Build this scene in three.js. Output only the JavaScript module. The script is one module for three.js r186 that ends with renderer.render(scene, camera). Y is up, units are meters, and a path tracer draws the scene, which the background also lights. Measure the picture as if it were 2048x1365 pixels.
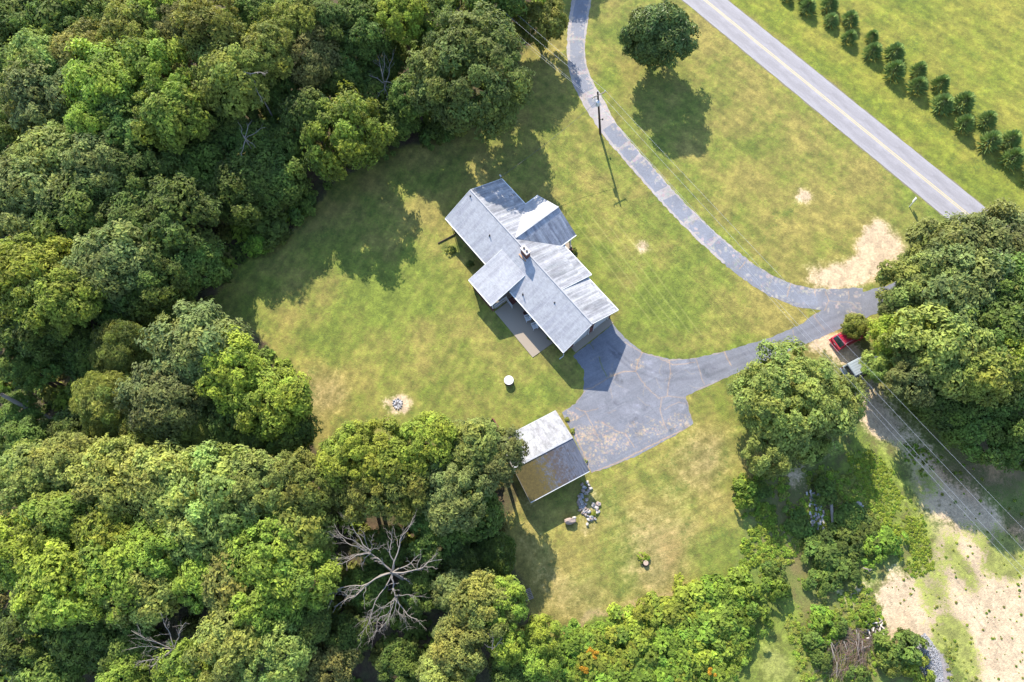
import * as THREE from 'three';
import { mergeGeometries } from 'three/addons/utils/BufferGeometryUtils.js';
import { RoundedBoxGeometry } from 'three/addons/geometries/RoundedBoxGeometry.js';

// ───────── camera, sky, sun, exposure ─────────
const scene = new THREE.Scene();
const FOCAL = 1480, PITCH = 20.5 * Math.PI / 180, ROLL = 6 * Math.PI / 180, ALT = 88;   // focal length in pixels of a 2048 x 1365 frame; metres above the lawn
const vRight0 = new THREE.Vector3(1, 0, 0), vUp0 = new THREE.Vector3(0, Math.sin(PITCH), -Math.cos(PITCH)), vLook = new THREE.Vector3(0, -Math.cos(PITCH), -Math.sin(PITCH));
const vRight = vRight0.clone().multiplyScalar(Math.cos(ROLL)).addScaledVector(vUp0, -Math.sin(ROLL));
const vUp = vRight0.clone().multiplyScalar(Math.sin(ROLL)).addScaledVector(vUp0, Math.cos(ROLL));
const camera = new THREE.PerspectiveCamera(2 * Math.atan(682.5 / FOCAL) * 180 / Math.PI, 2048 / 1365, 0.5, 3000);
camera.position.set(0, ALT, 0);
camera.quaternion.setFromRotationMatrix(new THREE.Matrix4().makeBasis(vRight, vUp, vLook.clone().negate()));
scene.add(camera);

const renderer = new THREE.WebGLRenderer({ antialias: true });
renderer.toneMapping = THREE.LinearToneMapping;
renderer.toneMappingExposure = 2.4;
renderer.shadowMap.enabled = true;

{ // clear summer sky: deep blue overhead, paler to the horizon, a broad brightening round the sun
  const w = 128, h = 64, data = new Float32Array(w * h * 4), sun = new THREE.Vector3(-0.235, 1, -1.34).normalize(), d = new THREE.Vector3();
  for (let j = 0; j < h; j++) for (let i = 0; i < w; i++) {
    const phi = (j + 0.5) / h * Math.PI - Math.PI / 2, th = (i + 0.5) / w * 2 * Math.PI;
    d.set(Math.cos(phi) * Math.cos(th - Math.PI), Math.sin(phi), Math.cos(phi) * Math.sin(th - Math.PI));
    const up = Math.max(0, d.y), haze = Math.pow(1 - up, 3), glow = Math.pow(Math.max(0, d.dot(sun)), 8) * 0.9;
    const k = (j * w + i) * 4;
    data[k] = 0.30 + 0.55 * haze + glow; data[k + 1] = 0.52 + 0.46 * haze + glow * 0.95; data[k + 2] = 0.98 + 0.22 * haze + glow * 0.85; data[k + 3] = 1;
    if (d.y < 0) { data[k] = 0.12; data[k + 1] = 0.13; data[k + 2] = 0.09; }
  }
  const sky = new THREE.DataTexture(data, w, h, THREE.RGBAFormat, THREE.FloatType);
  sky.mapping = THREE.EquirectangularReflectionMapping; sky.magFilter = THREE.LinearFilter; sky.needsUpdate = true;
  scene.background = sky; scene.environment = sky;
  scene.backgroundIntensity = 0.58; scene.environmentIntensity = 0.58;
}
const sunLight = new THREE.DirectionalLight(new THREE.Color(1, 0.93, 0.82), 4.4);
sunLight.position.set(-0.235 * 120, 120, -1.34 * 120 - 45);
sunLight.target.position.set(0, 0, -45);
sunLight.castShadow = true;
Object.assign(sunLight.shadow.camera, { left: -110, right: 110, top: 110, bottom: -110, near: 10, far: 400 });
sunLight.shadow.mapSize.set(4096, 4096);
scene.add(sunLight, sunLight.target);

// ───────── helpers ─────────
function rngOf(seed) { let a = seed >>> 0; return () => { a = a + 0x6D2B79F5 | 0; let t = Math.imul(a ^ a >>> 15, 1 | a); t = t + Math.imul(t ^ t >>> 7, 61 | t) ^ t; return ((t ^ t >>> 14) >>> 0) / 4294967296; }; }
const rnd = rngOf(20240817);
const rr = (a, b, r = rnd) => a + (b - a) * r();
// survey: the world point at height h that stands at a photo position
function at(px, py, h = 0) {
  const U = px - 1024, V = py - 682.5;
  const ray = vLook.clone().multiplyScalar(FOCAL).addScaledVector(vRight, U).addScaledVector(vUp, -V);
  const t = (h - ALT) / ray.y;
  return new THREE.Vector3(ray.x * t, h, ray.z * t);
}
const mPerPx = (p) => p.clone().sub(camera.position).dot(vLook) / FOCAL;
const used = {};
function numbered(n) { if (!(n in used)) { used[n] = 0; return n; } used[n]++; return n + '_' + String(used[n]).padStart(3, '0'); }
function tag(o, label, category, group) { o.userData.label = label; o.userData.category = category; if (group) o.userData.group = group; return o; }
function thing(name, label, category, pos = new THREE.Vector3(), turn = 0, group) {
  const o = new THREE.Group(); o.name = numbered(name); o.position.copy(pos); o.rotation.y = turn; scene.add(o);
  return tag(o, label, category, group);
}
function part(name, geo, mat, parent, label) {
  const m = new THREE.Mesh(Array.isArray(geo) ? mergeGeometries(geo.map(plain)) : geo, mat);
  m.name = name; parent.add(m); if (label) m.userData.label = label;
  const c = parent.userData.count ??= {}; c[name] = (c[name] ?? -1) + 1; if (c[name]) m.name = name + '_' + String(c[name]).padStart(3, '0');
  return m;
}
function struct(name, geo, mat) { const m = new THREE.Mesh(geo, mat); m.name = numbered(name); m.userData.kind = 'structure'; scene.add(m); return m; }
function plain(g) { const q = g.index ? g.toNonIndexed() : g; for (const k of Object.keys(q.attributes)) if (!['position', 'normal', 'uv'].includes(k)) q.deleteAttribute(k); return q; }
function std(color, rough = 0.85, extra = {}) { return new THREE.MeshStandardMaterial({ color: color.isColor ? color : new THREE.Color().setRGB(...color), roughness: rough, ...extra }); }
// box with uv in metres
function bx(w, h, d, x = 0, y = 0, z = 0, ry = 0, rz = 0, rx = 0) {
  const g = new THREE.BoxGeometry(w, h, d), uv = g.attributes.uv, dims = [[d, h], [d, h], [w, d], [w, d], [w, h], [w, h]];
  for (let i = 0; i < 24; i++) { const f = dims[i >> 2]; uv.setXY(i, uv.getX(i) * f[0], uv.getY(i) * f[1]); }
  if (rx) g.rotateX(rx); if (rz) g.rotateZ(rz); if (ry) g.rotateY(ry); g.translate(x, y, z); return g;
}
const cyl = (r0, r1, h, n, x = 0, y = 0, z = 0) => new THREE.CylinderGeometry(r0, r1, h, n).translate(x, y, z);
// tapered limb through points [Vector3], radius ra -> rb
function limb(pts, ra, rb, sides = 6) {
  const P = [], N = [], UV = [], I = [], n = pts.length, t = new THREE.Vector3(), a = new THREE.Vector3(), b = new THREE.Vector3(), q = new THREE.Vector3();
  let len = 0;
  for (let i = 0; i < n; i++) {
    t.copy(pts[Math.min(i + 1, n - 1)]).sub(pts[Math.max(i - 1, 0)]).normalize();
    a.set(Math.abs(t.y) > 0.9 ? 1 : 0, Math.abs(t.y) > 0.9 ? 0 : 1, 0).cross(t).normalize(); b.copy(t).cross(a);
    if (i) len += pts[i].distanceTo(pts[i - 1]);
    const r = ra + (rb - ra) * i / (n - 1);
    for (let k = 0; k <= sides; k++) {
      const ph = k / sides * Math.PI * 2; q.copy(a).multiplyScalar(Math.cos(ph)).addScaledVector(b, Math.sin(ph));
      P.push(pts[i].x + q.x * r, pts[i].y + q.y * r, pts[i].z + q.z * r); N.push(q.x, q.y, q.z); UV.push(k / sides, len);
      if (i && k < sides) { const u = (i - 1) * (sides + 1) + k, v = u + sides + 1; I.push(u, u + 1, v, v, u + 1, v + 1); }
    }
  }
  const g = new THREE.BufferGeometry();
  g.setAttribute('position', new THREE.Float32BufferAttribute(P, 3)); g.setAttribute('normal', new THREE.Float32BufferAttribute(N, 3)); g.setAttribute('uv', new THREE.Float32BufferAttribute(UV, 2)); g.setIndex(I);
  return g;
}
// flat sheet over a plan outline [[x, z], ...] at height y, uv from a function of x, z
function sheet(pts, y, uvOf) {
  const c = pts.map(([x, z]) => new THREE.Vector2(x, z));
  const tri = THREE.ShapeUtils.triangulateShape(c, []), P = [], UV = [], N = [], I = [];
  for (const p of c) { P.push(p.x, y, p.y); UV.push(...uvOf(p.x, p.y)); N.push(0, 1, 0); }
  for (const [a, b, d] of tri) {
    const cr = (c[b].x - c[a].x) * (c[d].y - c[a].y) - (c[b].y - c[a].y) * (c[d].x - c[a].x);
    cr > 0 ? I.push(a, d, b) : I.push(a, b, d);
  }
  const g = new THREE.BufferGeometry();
  g.setAttribute('position', new THREE.Float32BufferAttribute(P, 3)); g.setAttribute('normal', new THREE.Float32BufferAttribute(N, 3)); g.setAttribute('uv', new THREE.Float32BufferAttribute(UV, 2)); g.setIndex(I);
  return g;
}
// slab under a sloping outline [[x, y, z], ...]; uv: x along, slope distance up
function slab(pts, thick) {
  const c = pts.map((p) => new THREE.Vector2(p[0], p[2])), tri = THREE.ShapeUtils.triangulateShape(c, []), P = [], UV = [], v = (p, d) => { P.push(p[0], p[1] - d, p[2]); };
  const e1 = new THREE.Vector3(...pts[1]).sub(new THREE.Vector3(...pts[0])), e2 = new THREE.Vector3(...pts[pts.length - 1]).sub(new THREE.Vector3(...pts[0]));
  const nn = e1.clone().cross(e2).normalize(); if (nn.y < 0) nn.negate();
  const level = new THREE.Vector3(0, 1, 0).cross(nn).normalize(), up = nn.clone().cross(level); if (up.y < 0) up.negate();
  const uv = (p) => { const q = new THREE.Vector3(...p); UV.push(q.dot(level), q.dot(up)); };
  for (const [a, b, d] of tri) {
    const cr = (c[b].x - c[a].x) * (c[d].y - c[a].y) - (c[b].y - c[a].y) * (c[d].x - c[a].x), o = cr > 0 ? [a, d, b] : [a, b, d];
    for (const i of o) { v(pts[i], 0); uv(pts[i]); }
    for (const i of [o[0], o[2], o[1]]) { v(pts[i], thick); uv(pts[i]); }
  }
  const n = pts.length; let area = 0; for (let i = 0; i < n; i++) { const p = pts[i], q = pts[(i + 1) % n]; area += p[0] * q[2] - q[0] * p[2]; }
  for (let i = 0; i < n; i++) {
    let p = pts[i], q = pts[(i + 1) % n]; if (area < 0) [p, q] = [q, p];
    v(p, thick); uv(p); v(p, 0); uv(p); v(q, 0); uv(q); v(p, thick); uv(p); v(q, 0); uv(q); v(q, thick); uv(q);
  }
  const g = new THREE.BufferGeometry(); g.setAttribute('position', new THREE.Float32BufferAttribute(P, 3)); g.setAttribute('uv', new THREE.Float32BufferAttribute(UV, 2)); g.computeVertexNormals();
  return g;
}
// upright wall: outline in (x, y), rectangular openings [x0, y0, x1, y1], thickness along z
function wall(outline, holes, thick) {
  const s = new THREE.Shape(outline.map((p) => new THREE.Vector2(...p)));
  for (const [a, b, c, d] of holes) s.holes.push(new THREE.Path([[a, b], [a, d], [c, d], [c, b]].map((p) => new THREE.Vector2(...p))));
  return new THREE.ExtrudeGeometry(s, { depth: thick, bevelEnabled: false });
}
// tiling value noise, 512 x 512, several octaves
const NS = 512;
function noiseTile(seed, base, oct, gain = 0.55) {
  const r = rngOf(seed), out = new Float32Array(NS * NS); let amp = 1, sum = 0, f = base;
  for (let o = 0; o < oct; o++) {
    const L = new Float32Array(f * f).map(() => r()), st = f / NS;
    for (let y = 0; y < NS; y++) {
      const fy = y * st, y0 = fy | 0; let ty = fy - y0; ty = ty * ty * (3 - 2 * ty); const ra = y0 % f * f, rb = (y0 + 1) % f * f;
      for (let x = 0; x < NS; x++) {
        const fx = x * st, x0 = fx | 0; let tx = fx - x0; tx = tx * tx * (3 - 2 * tx); const x1 = (x0 + 1) % f;
        const a = L[ra + x0], b = L[rb + x0], p = a + (L[ra + x1] - a) * tx, q = b + (L[rb + x1] - b) * tx;
        out[y * NS + x] += amp * (p + (q - p) * ty);
      }
    }
    sum += amp; amp *= gain; f = Math.min(NS, f * 2);
  }
  let lo = 9, hi = -9; for (const v of out) { lo = Math.min(lo, v); hi = Math.max(hi, v); }
  for (let i = 0; i < out.length; i++) out[i] = (out[i] - lo) / (hi - lo);
  return out;
}
const nzA = noiseTile(11, 8, 6), nzB = noiseTile(23, 16, 6, 0.7), nzF = noiseTile(37, 128, 3, 0.8);
const nz = (T, x, y) => T[((y & 511) << 9) | (x & 511)];
const step = (a, b, v) => { const t = v < a ? 0 : v > b ? 1 : (v - a) / (b - a); return t * t * (3 - 2 * t); };
function grey(T, lo, hi) { const d = new Uint8Array(NS * NS * 4); for (let i = 0; i < NS * NS; i++) { const v = 255 * (lo + (hi - lo) * T[i]); d[i * 4] = d[i * 4 + 1] = d[i * 4 + 2] = v; d[i * 4 + 3] = 255; } const t = new THREE.DataTexture(d, NS, NS); t.wrapS = t.wrapT = THREE.RepeatWrapping; t.magFilter = THREE.LinearFilter; t.minFilter = THREE.LinearMipmapLinearFilter; t.generateMipmaps = true; t.needsUpdate = true; return t; }
const bumpFine = grey(nzF, 0, 1);
function canvasOf(w, h) { const c = document.createElement('canvas'); c.width = w; c.height = h; return [c, c.getContext('2d')]; }
function texOf(c, rep) { const t = new THREE.CanvasTexture(c); t.colorSpace = THREE.SRGBColorSpace; t.anisotropy = 8; if (rep) t.wrapS = t.wrapT = THREE.RepeatWrapping; return t; }
function bumpRep(u, v) { const t = bumpFine.clone(); t.repeat.set(u, v); t.needsUpdate = true; return t; }

// ───────── ground ─────────
const GX = -84, GZ = -108, GW = 178, GD = 132, TW = 2048, TH = 1520;
const plan = (pts) => pts.map(([x, y]) => { const p = at(x, y); return [p.x, p.z]; });
function maskCanvas() {
  const w = TW / 2, h = TH / 2, [c, g] = canvasOf(w, h);
  g.fillStyle = '#000'; g.fillRect(0, 0, w, h); g.globalCompositeOperation = 'lighter'; g.lineCap = g.lineJoin = 'round';
  const sx = w / GW, sy = h / GD;
  const path = (pts) => { g.beginPath(); plan(pts).forEach(([x, z], i) => { const X = (x - GX) * sx, Y = (z - GZ) * sy; i ? g.lineTo(X, Y) : g.moveTo(X, Y); }); };
  return {
    poly(ch, pts, v = 1, blur = 3) { g.filter = `blur(${blur}px)`; path(pts); g.closePath(); g.fillStyle = col(ch, v); g.fill(); },
    line(ch, pts, wid, v = 1, blur = 3) { g.filter = `blur(${blur}px)`; path(pts); g.lineWidth = wid * sx; g.strokeStyle = col(ch, v); g.stroke(); },
    dots(ch, list, v = 1, blur = 3) { g.filter = `blur(${blur}px)`; g.fillStyle = col(ch, v); for (const [x, y, r] of list) { const p = at(x, y); g.beginPath(); g.ellipse((p.x - GX) * sx, (p.z - GZ) * sy, r / 14 * sx, r / 14 * sy, 0, 0, 7); g.fill(); } },
    data() { return g.getImageData(0, 0, w, h).data; },
  };
  function col(ch, v) { const k = Math.round(255 * v); return ch === 0 ? `rgb(${k},0,0)` : ch === 1 ? `rgb(0,${k},0)` : `rgb(0,0,${k})`; }
}
const FOREST = [[-900, -900], [1150, -900], [1085, 0], [1075, 70], [1040, 100], [1020, 190], [960, 260], [860, 280], [780, 290], [730, 320], [650, 380], [600, 440], [530, 500], [470, 540], [420, 590], [420, 640], [500, 650], [540, 720], [600, 760], [625, 905], [700, 890], [780, 880], [900, 905], [985, 915], [1020, 1000], [990, 1060], [1035, 1180], [1052, 1260], [1120, 1300], [1150, 1400], [1100, 1700], [-900, 1700]];
const SCRUB = [[1490, 940], [1485, 1010], [1495, 1070], [1480, 1125], [1400, 1175], [1290, 1205], [1225, 1245], [1160, 1252], [1115, 1300], [1100, 1700], [2700, 1700], [2700, 740], [2048, 690], [1850, 690], [1720, 675], [1640, 690], [1600, 780], [1530, 880]];
const groundTex = (() => {
  const A = maskCanvas(), B = maskCanvas(), C = maskCanvas();
  // A: forest floor, dry grass, bare pale soil
  A.poly(0, FOREST, 1, 4);
  A.dots(0, [[1560, 870, 60], [1620, 900, 50]], 0.35, 14);
  A.poly(0, [[1780, 640], [1900, 600], [2300, 560], [2300, 1000], [2048, 940], [1960, 900], [1880, 850], [1800, 760]], 0.9, 8);
  A.poly(1, [[1590, 545], [1660, 525], [1700, 540], [1715, 500], [1720, 470], [1760, 450], [1800, 480], [1815, 515], [1780, 545], [1740, 560], [1690, 575], [1640, 572]], 0.9, 4);
  A.dots(1, [[1600, 388, 22], [1285, 488, 15], [1560, 620, 34], [1600, 640, 26], [1540, 660, 30], [1640, 700, 40], [640, 770, 60], [590, 830, 50], [690, 790, 40], [545, 640, 14], [537, 690, 14], [1440, 890, 60], [1390, 930, 50], [1060, 1050, 40], [1040, 1090, 40], [1080, 1200, 40], [1220, 1010, 26], [1180, 1020, 24], [1290, 1125, 22], [1330, 1080, 60], [1340, 1190, 40], [1170, 1230, 40], [1110, 1170, 30], [1250, 1240, 30], [1470, 1000, 16], [1085, 130, 40], [1250, 120, 22], [960, 770, 24]], 0.34, 12);
  A.dots(1, [[1640, 500, 120], [1600, 560, 80], [1790, 430, 50], [1180, 1090, 160], [1380, 1000, 120], [1300, 1130, 130], [600, 800, 110], [1400, 880, 70]], 0.13, 24);
  A.line(1, [[1120, 1290], [1160, 1252], [1225, 1243], [1290, 1205], [1400, 1172]], 0.9, 0.75, 2);
  A.line(1, [[1395, 50], [1480, 130], [1600, 245], [1690, 325], [1780, 380]], 0.5, 0.28, 1.5);
  A.line(1, [[1450, 60], [1560, 150], [1700, 270], [1860, 400]], 0.5, 0.18, 2);
  A.dots(2, [[1600, 388, 17], [1285, 488, 13], [1760, 472, 34], [1738, 500, 28], [1795, 505, 32], [1770, 535, 24], [1640, 550, 36], [1690, 552, 36], [1725, 540, 30], [1740, 455, 20], [795, 810, 19], [912, 487, 8], [1205, 272, 7], [1018, 760, 11], [1040, 985, 12], [1035, 1010, 9], [1180, 1000, 14], [1160, 1045, 14], [1196, 985, 8], [1640, 680, 26], [1690, 700, 26], [1600, 690, 14], [1580, 648, 14]], 0.6, 4);
  A.dots(2, [[795, 810, 17], [1285, 488, 10], [1600, 388, 12]], 0.5, 2);
  A.line(2, [[1640, 660], [1690, 715], [1730, 790], [1770, 870]], 2.6, 0.45, 6);
  A.line(2, [[1700, 720], [1760, 800], [1800, 870], [1870, 970], [1960, 1070], [2060, 1170]], 6, 0.36, 16);
  A.dots(2, [[1985, 1250, 80], [2040, 1150, 60], [1900, 1220, 40], [1990, 1180, 50], [1930, 1130, 40], [1870, 1010, 34], [1830, 930, 30]], 0.35, 10);
  A.line(2, [[1750, 770], [1790, 850], [1830, 910], [1880, 980], [1960, 1060], [2060, 1140], [2200, 1300]], 2.6, 0.42, 12);
  A.dots(2, [[1880, 1105, 30], [1905, 1135, 26], [1870, 1125, 24], [1925, 1080, 18], [1940, 1110, 16], [1785, 1170, 30], [1790, 1210, 36], [1830, 1235, 30], [1800, 1260, 22], [2020, 1290, 50], [1990, 1330, 40], [2048, 1330, 60], [2040, 1240, 40], [1905, 1200, 12], [1955, 1220, 16], [1700, 1180, 22], [1560, 1060, 14], [1600, 930, 20], [1660, 905, 20], [1575, 950, 16], [1540, 905, 16], [1740, 830, 26], [1860, 1240, 14], [1960, 1280, 20], [1540, 1310, 20], [1560, 1340, 22], [1960, 1170, 24], [1850, 960, 24], [1915, 1010, 26], [1965, 1045, 26], [1830, 1150, 12]], 0.55, 4);
  A.dots(2, [[1960, 1200, 110], [1880, 1180, 70], [2040, 1200, 90], [1790, 1220, 50], [1640, 1010, 40]], 0.22, 18);
  // B: rank green weeds, orange clay, gravel
  B.line(0, [[1720, 900], [1770, 960], [1800, 1030], [1830, 1080], [1850, 1140]], 4.6, 0.62, 10);
  B.line(0, [[1890, 1085], [1920, 1130], [1945, 1170]], 1.4, 0.7, 4);
  B.dots(0, [[1500, 970, 16], [1520, 1010, 18], [1545, 1090, 20], [1910, 1280, 34], [1900, 1250, 22], [1870, 1195, 22], [2000, 1080, 34], [2030, 1110, 30], [1980, 1110, 26], [1860, 960, 16], [1920, 930, 16], [1640, 1100, 50], [1700, 1060, 40], [1580, 1250, 50], [1560, 1330, 40], [1500, 1330, 60], [1940, 1330, 30], [1700, 970, 40]], 0.5, 7);
  B.dots(0, [[1300, 1290, 140], [1420, 1230, 80], [1220, 1340, 90], [1400, 1340, 90]], 0.6, 10);
  B.dots(1, [[1800, 1215, 38], [1790, 1170, 24], [1835, 1232, 22]], 0.42, 14);
  B.dots(1, [[1760, 800, 26], [1800, 850, 22], [1830, 880, 30], [1860, 930, 34], [1900, 960, 36], [1920, 1010, 30], [1970, 1030, 36], [2010, 1070, 30], [1880, 900, 40], [1740, 770, 16], [2030, 960, 50], [1990, 920, 40]], 0.2, 9);
  B.dots(0, [[1790, 880, 14], [1850, 970, 20], [1900, 1040, 20], [1940, 1050, 18], [1960, 990, 14], [2000, 1130, 24], [1890, 940, 10], [1820, 920, 16]], 0.42, 6);
  B.poly(1, [[1500, 930], [1600, 920], [1720, 950], [1740, 1000], [1600, 1180], [1530, 1150], [1505, 1040]], 0.42, 10);
  B.dots(1, [[1980, 930, 40], [1640, 1220, 40], [1590, 1290, 26], [1500, 900, 14], [1920, 965, 18]], 0.4, 10);
  B.poly(2, [[2000, 1030], [2030, 1012], [2120, 1000], [2120, 1130], [2060, 1105], [2020, 1080]], 0.3, 10); B.poly(1, [[2000, 1030], [2030, 1012], [2120, 1000], [2120, 1130], [2060, 1105], [2020, 1080]], 0.4, 6);
  B.poly(2, [[1818, 1272], [1850, 1264], [1880, 1300], [1902, 1345], [1895, 1385], [1865, 1360], [1840, 1310]], 1, 2);
  B.line(2, [[1790, 870], [1850, 950], [1930, 1030], [1990, 1080]], 2, 0.4, 8);
  // C: brighter mown field beyond the road, lush grass, reddish thatch
  C.poly(0, [[1455, 0], [1952, 402], [2048, 470], [2700, 700], [2700, -900], [1100, -900]], 1, 5);
  C.line(1, [[1300, -80], [1450, 50], [1600, 175], [1750, 300], [1890, 430]], 1.1, 0.4, 4);
  C.line(1, [[1480, 0], [1600, 90], [1800, 250], [1990, 400]], 2.0, 0.45, 6);
  C.line(1, [[1240, 690], [1300, 722], [1400, 712], [1500, 680], [1600, 655]], 1.6, 0.5, 4);
  C.line(1, [[1640, 585], [1560, 560], [1480, 505], [1400, 420], [1300, 280], [1200, 120]], 1.2, 0.45, 4);
  C.dots(1, [[760, 560, 80], [830, 640, 80], [930, 800, 80], [880, 560, 60], [1100, 760, 50], [700, 640, 60], [1450, 800, 40], [1480, 900, 16], [1240, 1060, 60], [1420, 1080, 60], [1160, 1150, 60], [1300, 620, 70], [1350, 560, 80]], 0.35, 16);
  C.dots(2, [[1360, 1080, 24], [1340, 1110, 24], [1310, 1060, 20], [1290, 1160, 20], [1050, 1010, 16], [1190, 960, 10], [1250, 950, 14], [1300, 920, 14]], 0.4, 6);
  C.poly(2, [[480, 560], [700, 420], [860, 290], [780, 300], [640, 380], [520, 500], [430, 600], [520, 700]], 0.45, 10);
  const a = A.data(), b = B.data(), c = C.data(), [cv, g] = canvasOf(TW, TH), img = g.createImageData(TW, TH), D = img.data, mw = TW / 2, mh = TH / 2;
  const scrub = maskCanvas(); scrub.poly(0, SCRUB, 1, 4); const sc = scrub.data();
  for (let y = 0, k = 0; y < TH; y++) for (let x = 0; x < TW; x++, k += 4) {
    const n1 = nz(nzA, x, y), n2 = nz(nzB, (x * 3 + 91) | 0, (y * 3 + 47) | 0), n3 = nz(nzF, x * 2 + 5, y * 2 + 9), n4 = nz(nzA, (x >> 1) + 200, (y >> 1) + 77), n5 = nz(nzB, x + 301, y + 130);
    let mx = (x >> 1) + ((n1 - 0.5) * 16 + (n2 - 0.5) * 7) | 0, my = (y >> 1) + ((n4 - 0.5) * 16 + (n5 - 0.5) * 9) | 0;
    mx = mx < 0 ? 0 : mx >= mw ? mw - 1 : mx; my = my < 0 ? 0 : my >= mh ? mh - 1 : my;
    const m = (my * mw + mx) * 4, tooth = (n2 - 0.5) * 0.55 + (n3 - 0.5) * 0.5;
    const isScrub = step(100, 155, sc[m]);
    const wz = GZ + y / TH * GD, wx = GX + x / TW * GW, low = wz > -24 + wx * 0.1 && wx > 0, ca = low ? 0.93 : wx < 3 ? 0.47 : 0.65, sa = low ? -0.37 : wx < 3 ? -0.88 : 0.76, mu = (x * ca + y * sa), mv = (y * ca - x * sa), mow = nz(nzB, (mu * 0.12 + 900) | 0, (mv * 1.3 + 900) | 0) - 0.5 + 0.14 * Math.sin(mv * 0.42);
    // lawn: green blades over straw
    let gr = step(0.3, 0.75, n1 * 0.45 + n5 * 0.35 + n3 * 0.2 + c[m + 1] / 255 * 0.4 - a[m + 1] / 255 * 0.25), R = 153 - 36 * gr, G = 141 - 11 * gr, Bl = 72 - 24 * gr;
    const f = c[m] / 255; if (f > 0) { R += (146 - 22 * gr - R) * f; G += (141 - 6 * gr - G) * f; Bl += (56 - 14 * gr - Bl) * f; }
    let t = step(0.3, 0.8, a[m + 1] / 255 + tooth * 0.6 + (n4 - 0.6) * 0.25); R += (176 - R) * t * 0.75; G += (154 - G) * t * 0.75; Bl += (108 - Bl) * t * 0.75;
    t = step(0.2, 0.75, c[m + 2] / 255 + tooth * 0.5); R += (128 - R) * t * 0.6; G += (106 - G) * t * 0.6; Bl += (58 - Bl) * t * 0.6;
    if (isScrub > 0) { const w = step(0.2, 0.75, n5 * 0.5 + n2 * 0.35 + n3 * 0.2); R += (146 - 34 * w - R) * isScrub; G += (128 + 2 * w - G) * isScrub; Bl += (80 - 26 * w - Bl) * isScrub; }
    { const w = (n2 - 0.5) * 0.24 + (nz(nzB, x * 2 + 17, y * 2 + 140) - 0.5) * 0.12; const w2 = w + mow * 0.2 * (1 - isScrub); R *= 1 + w2; G *= 1 + w2 * 0.85; Bl *= 1 + w2; const wd = step(0.66, 0.72, nz(nzF, x + 77, y + 31) * 0.6 + n5 * 0.4) * 0.5; R += (96 - R) * wd; G += (112 - G) * wd; Bl += (48 - Bl) * wd; }
    t = step(0.25, 0.6, b[m + 1] / 255 + tooth * 0.7) * isScrub; { const pink = step(100, 160, b[m + 1]); R += (112 + 93 * pink - R) * t * 0.8; G += (92 + 66 * pink - G) * t * 0.8; Bl += (70 + 52 * pink - Bl) * t * 0.8; }
    t = step(0.17 + 0.06 * isScrub, 0.76 - 0.08 * isScrub, a[m + 2] / 255 + tooth * (0.8 + 0.3 * isScrub) - 0.05 * isScrub); { const q = 0.92 + n5 * 0.16, pk = step(70, 140, b[m + 1]); R += ((216 - 4 * pk) * q - R) * t; G += ((190 - 26 * pk) * q - G) * t; Bl += ((154 - 32 * pk) * q - Bl) * t; }
    t = step(0.3, 0.55, b[m] / 255 + tooth * 0.8) * isScrub; const q = 0.75 + n2 * 0.5; R += (124 * q - R) * t * 0.75; G += (136 * q - G) * t * 0.75; Bl += (50 * q - Bl) * t * 0.75;
    t = step(0.3, 0.6, b[m + 2] / 255 + tooth * 0.5); R += (158 - R) * t; G += (150 - G) * t; Bl += (146 - Bl) * t;
    t = step(0.3, 0.7, a[m] / 255 + tooth * 0.35); R += (78 + 30 * n5 - R) * t; G += (70 + 26 * n2 - G) * t; Bl += (46 + 18 * n5 - Bl) * t;
    const s = 0.66 + n3 * 0.4 + n2 * 0.28;
    D[k] = R * s; D[k + 1] = G * s; D[k + 2] = Bl * s; D[k + 3] = 255;
  }
  g.putImageData(img, 0, 0);
  // mower tracks: blades laid over in long straight passes
  g.lineCap = 'round';
  const px = (x, y) => { const p = at(x, y); return [(p.x - GX) / GW * TW, (p.z - GZ) / GD * TH]; };
  const track = (x0, y0, x1, y1, col, w) => { g.strokeStyle = col; g.lineWidth = w; g.beginPath(); g.moveTo(...px(x0, y0)); g.lineTo(...px(x1, y1)); g.stroke(); };
  for (let i = 0; i < 5; i++) track(1135 + i * 24, 425 + i * 4, 1300 + i * 26, 640 + i * 8, 'rgba(214,206,130,0.22)', 2);
  for (let i = 0; i < 9; i++) { track(1080 + i * 8, 1200 - i * 24, 1440 + i * 6, 1080 - i * 30, 'rgba(84,84,40,0.13)', 2); track(1090 + i * 8, 1190 - i * 24, 1450 + i * 6, 1066 - i * 30, 'rgba(190,180,100,0.09)', 4); }
  for (let i = 0; i < 12; i++) track(1620 + i * 40, -40 - i * 12, 2140 + i * 40, 330 - i * 12, i % 2 ? 'rgba(190,196,90,0.10)' : 'rgba(80,96,30,0.08)', 9);
  for (let i = 0; i < 8; i++) track(700 + i * 40, 700 + i * 12, 900 + i * 45, 420 + i * 16, i % 2 ? 'rgba(180,176,96,0.09)' : 'rgba(70,90,30,0.08)', 8);
  return texOf(cv);
})();
groundTex.wrapS = groundTex.wrapT = THREE.MirroredRepeatWrapping;
{
  const g = new THREE.PlaneGeometry(1800, 1800, 12, 12).rotateX(-Math.PI / 2).translate(0, 0, -45), p = g.attributes.position, uv = g.attributes.uv;
  for (let i = 0; i < p.count; i++) uv.setXY(i, (p.getX(i) - GX) / GW, 1 - (p.getZ(i) - GZ) / GD);
  const m = new THREE.MeshStandardMaterial({ map: groundTex, color: new THREE.Color(0.62, 0.62, 0.62), roughness: 1, bumpMap: bumpRep(GW / 9, GD / 9), bumpScale: 0.06 });
  struct('ground', g, m).userData.label = 'lawn, field and bare ground';
}

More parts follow.
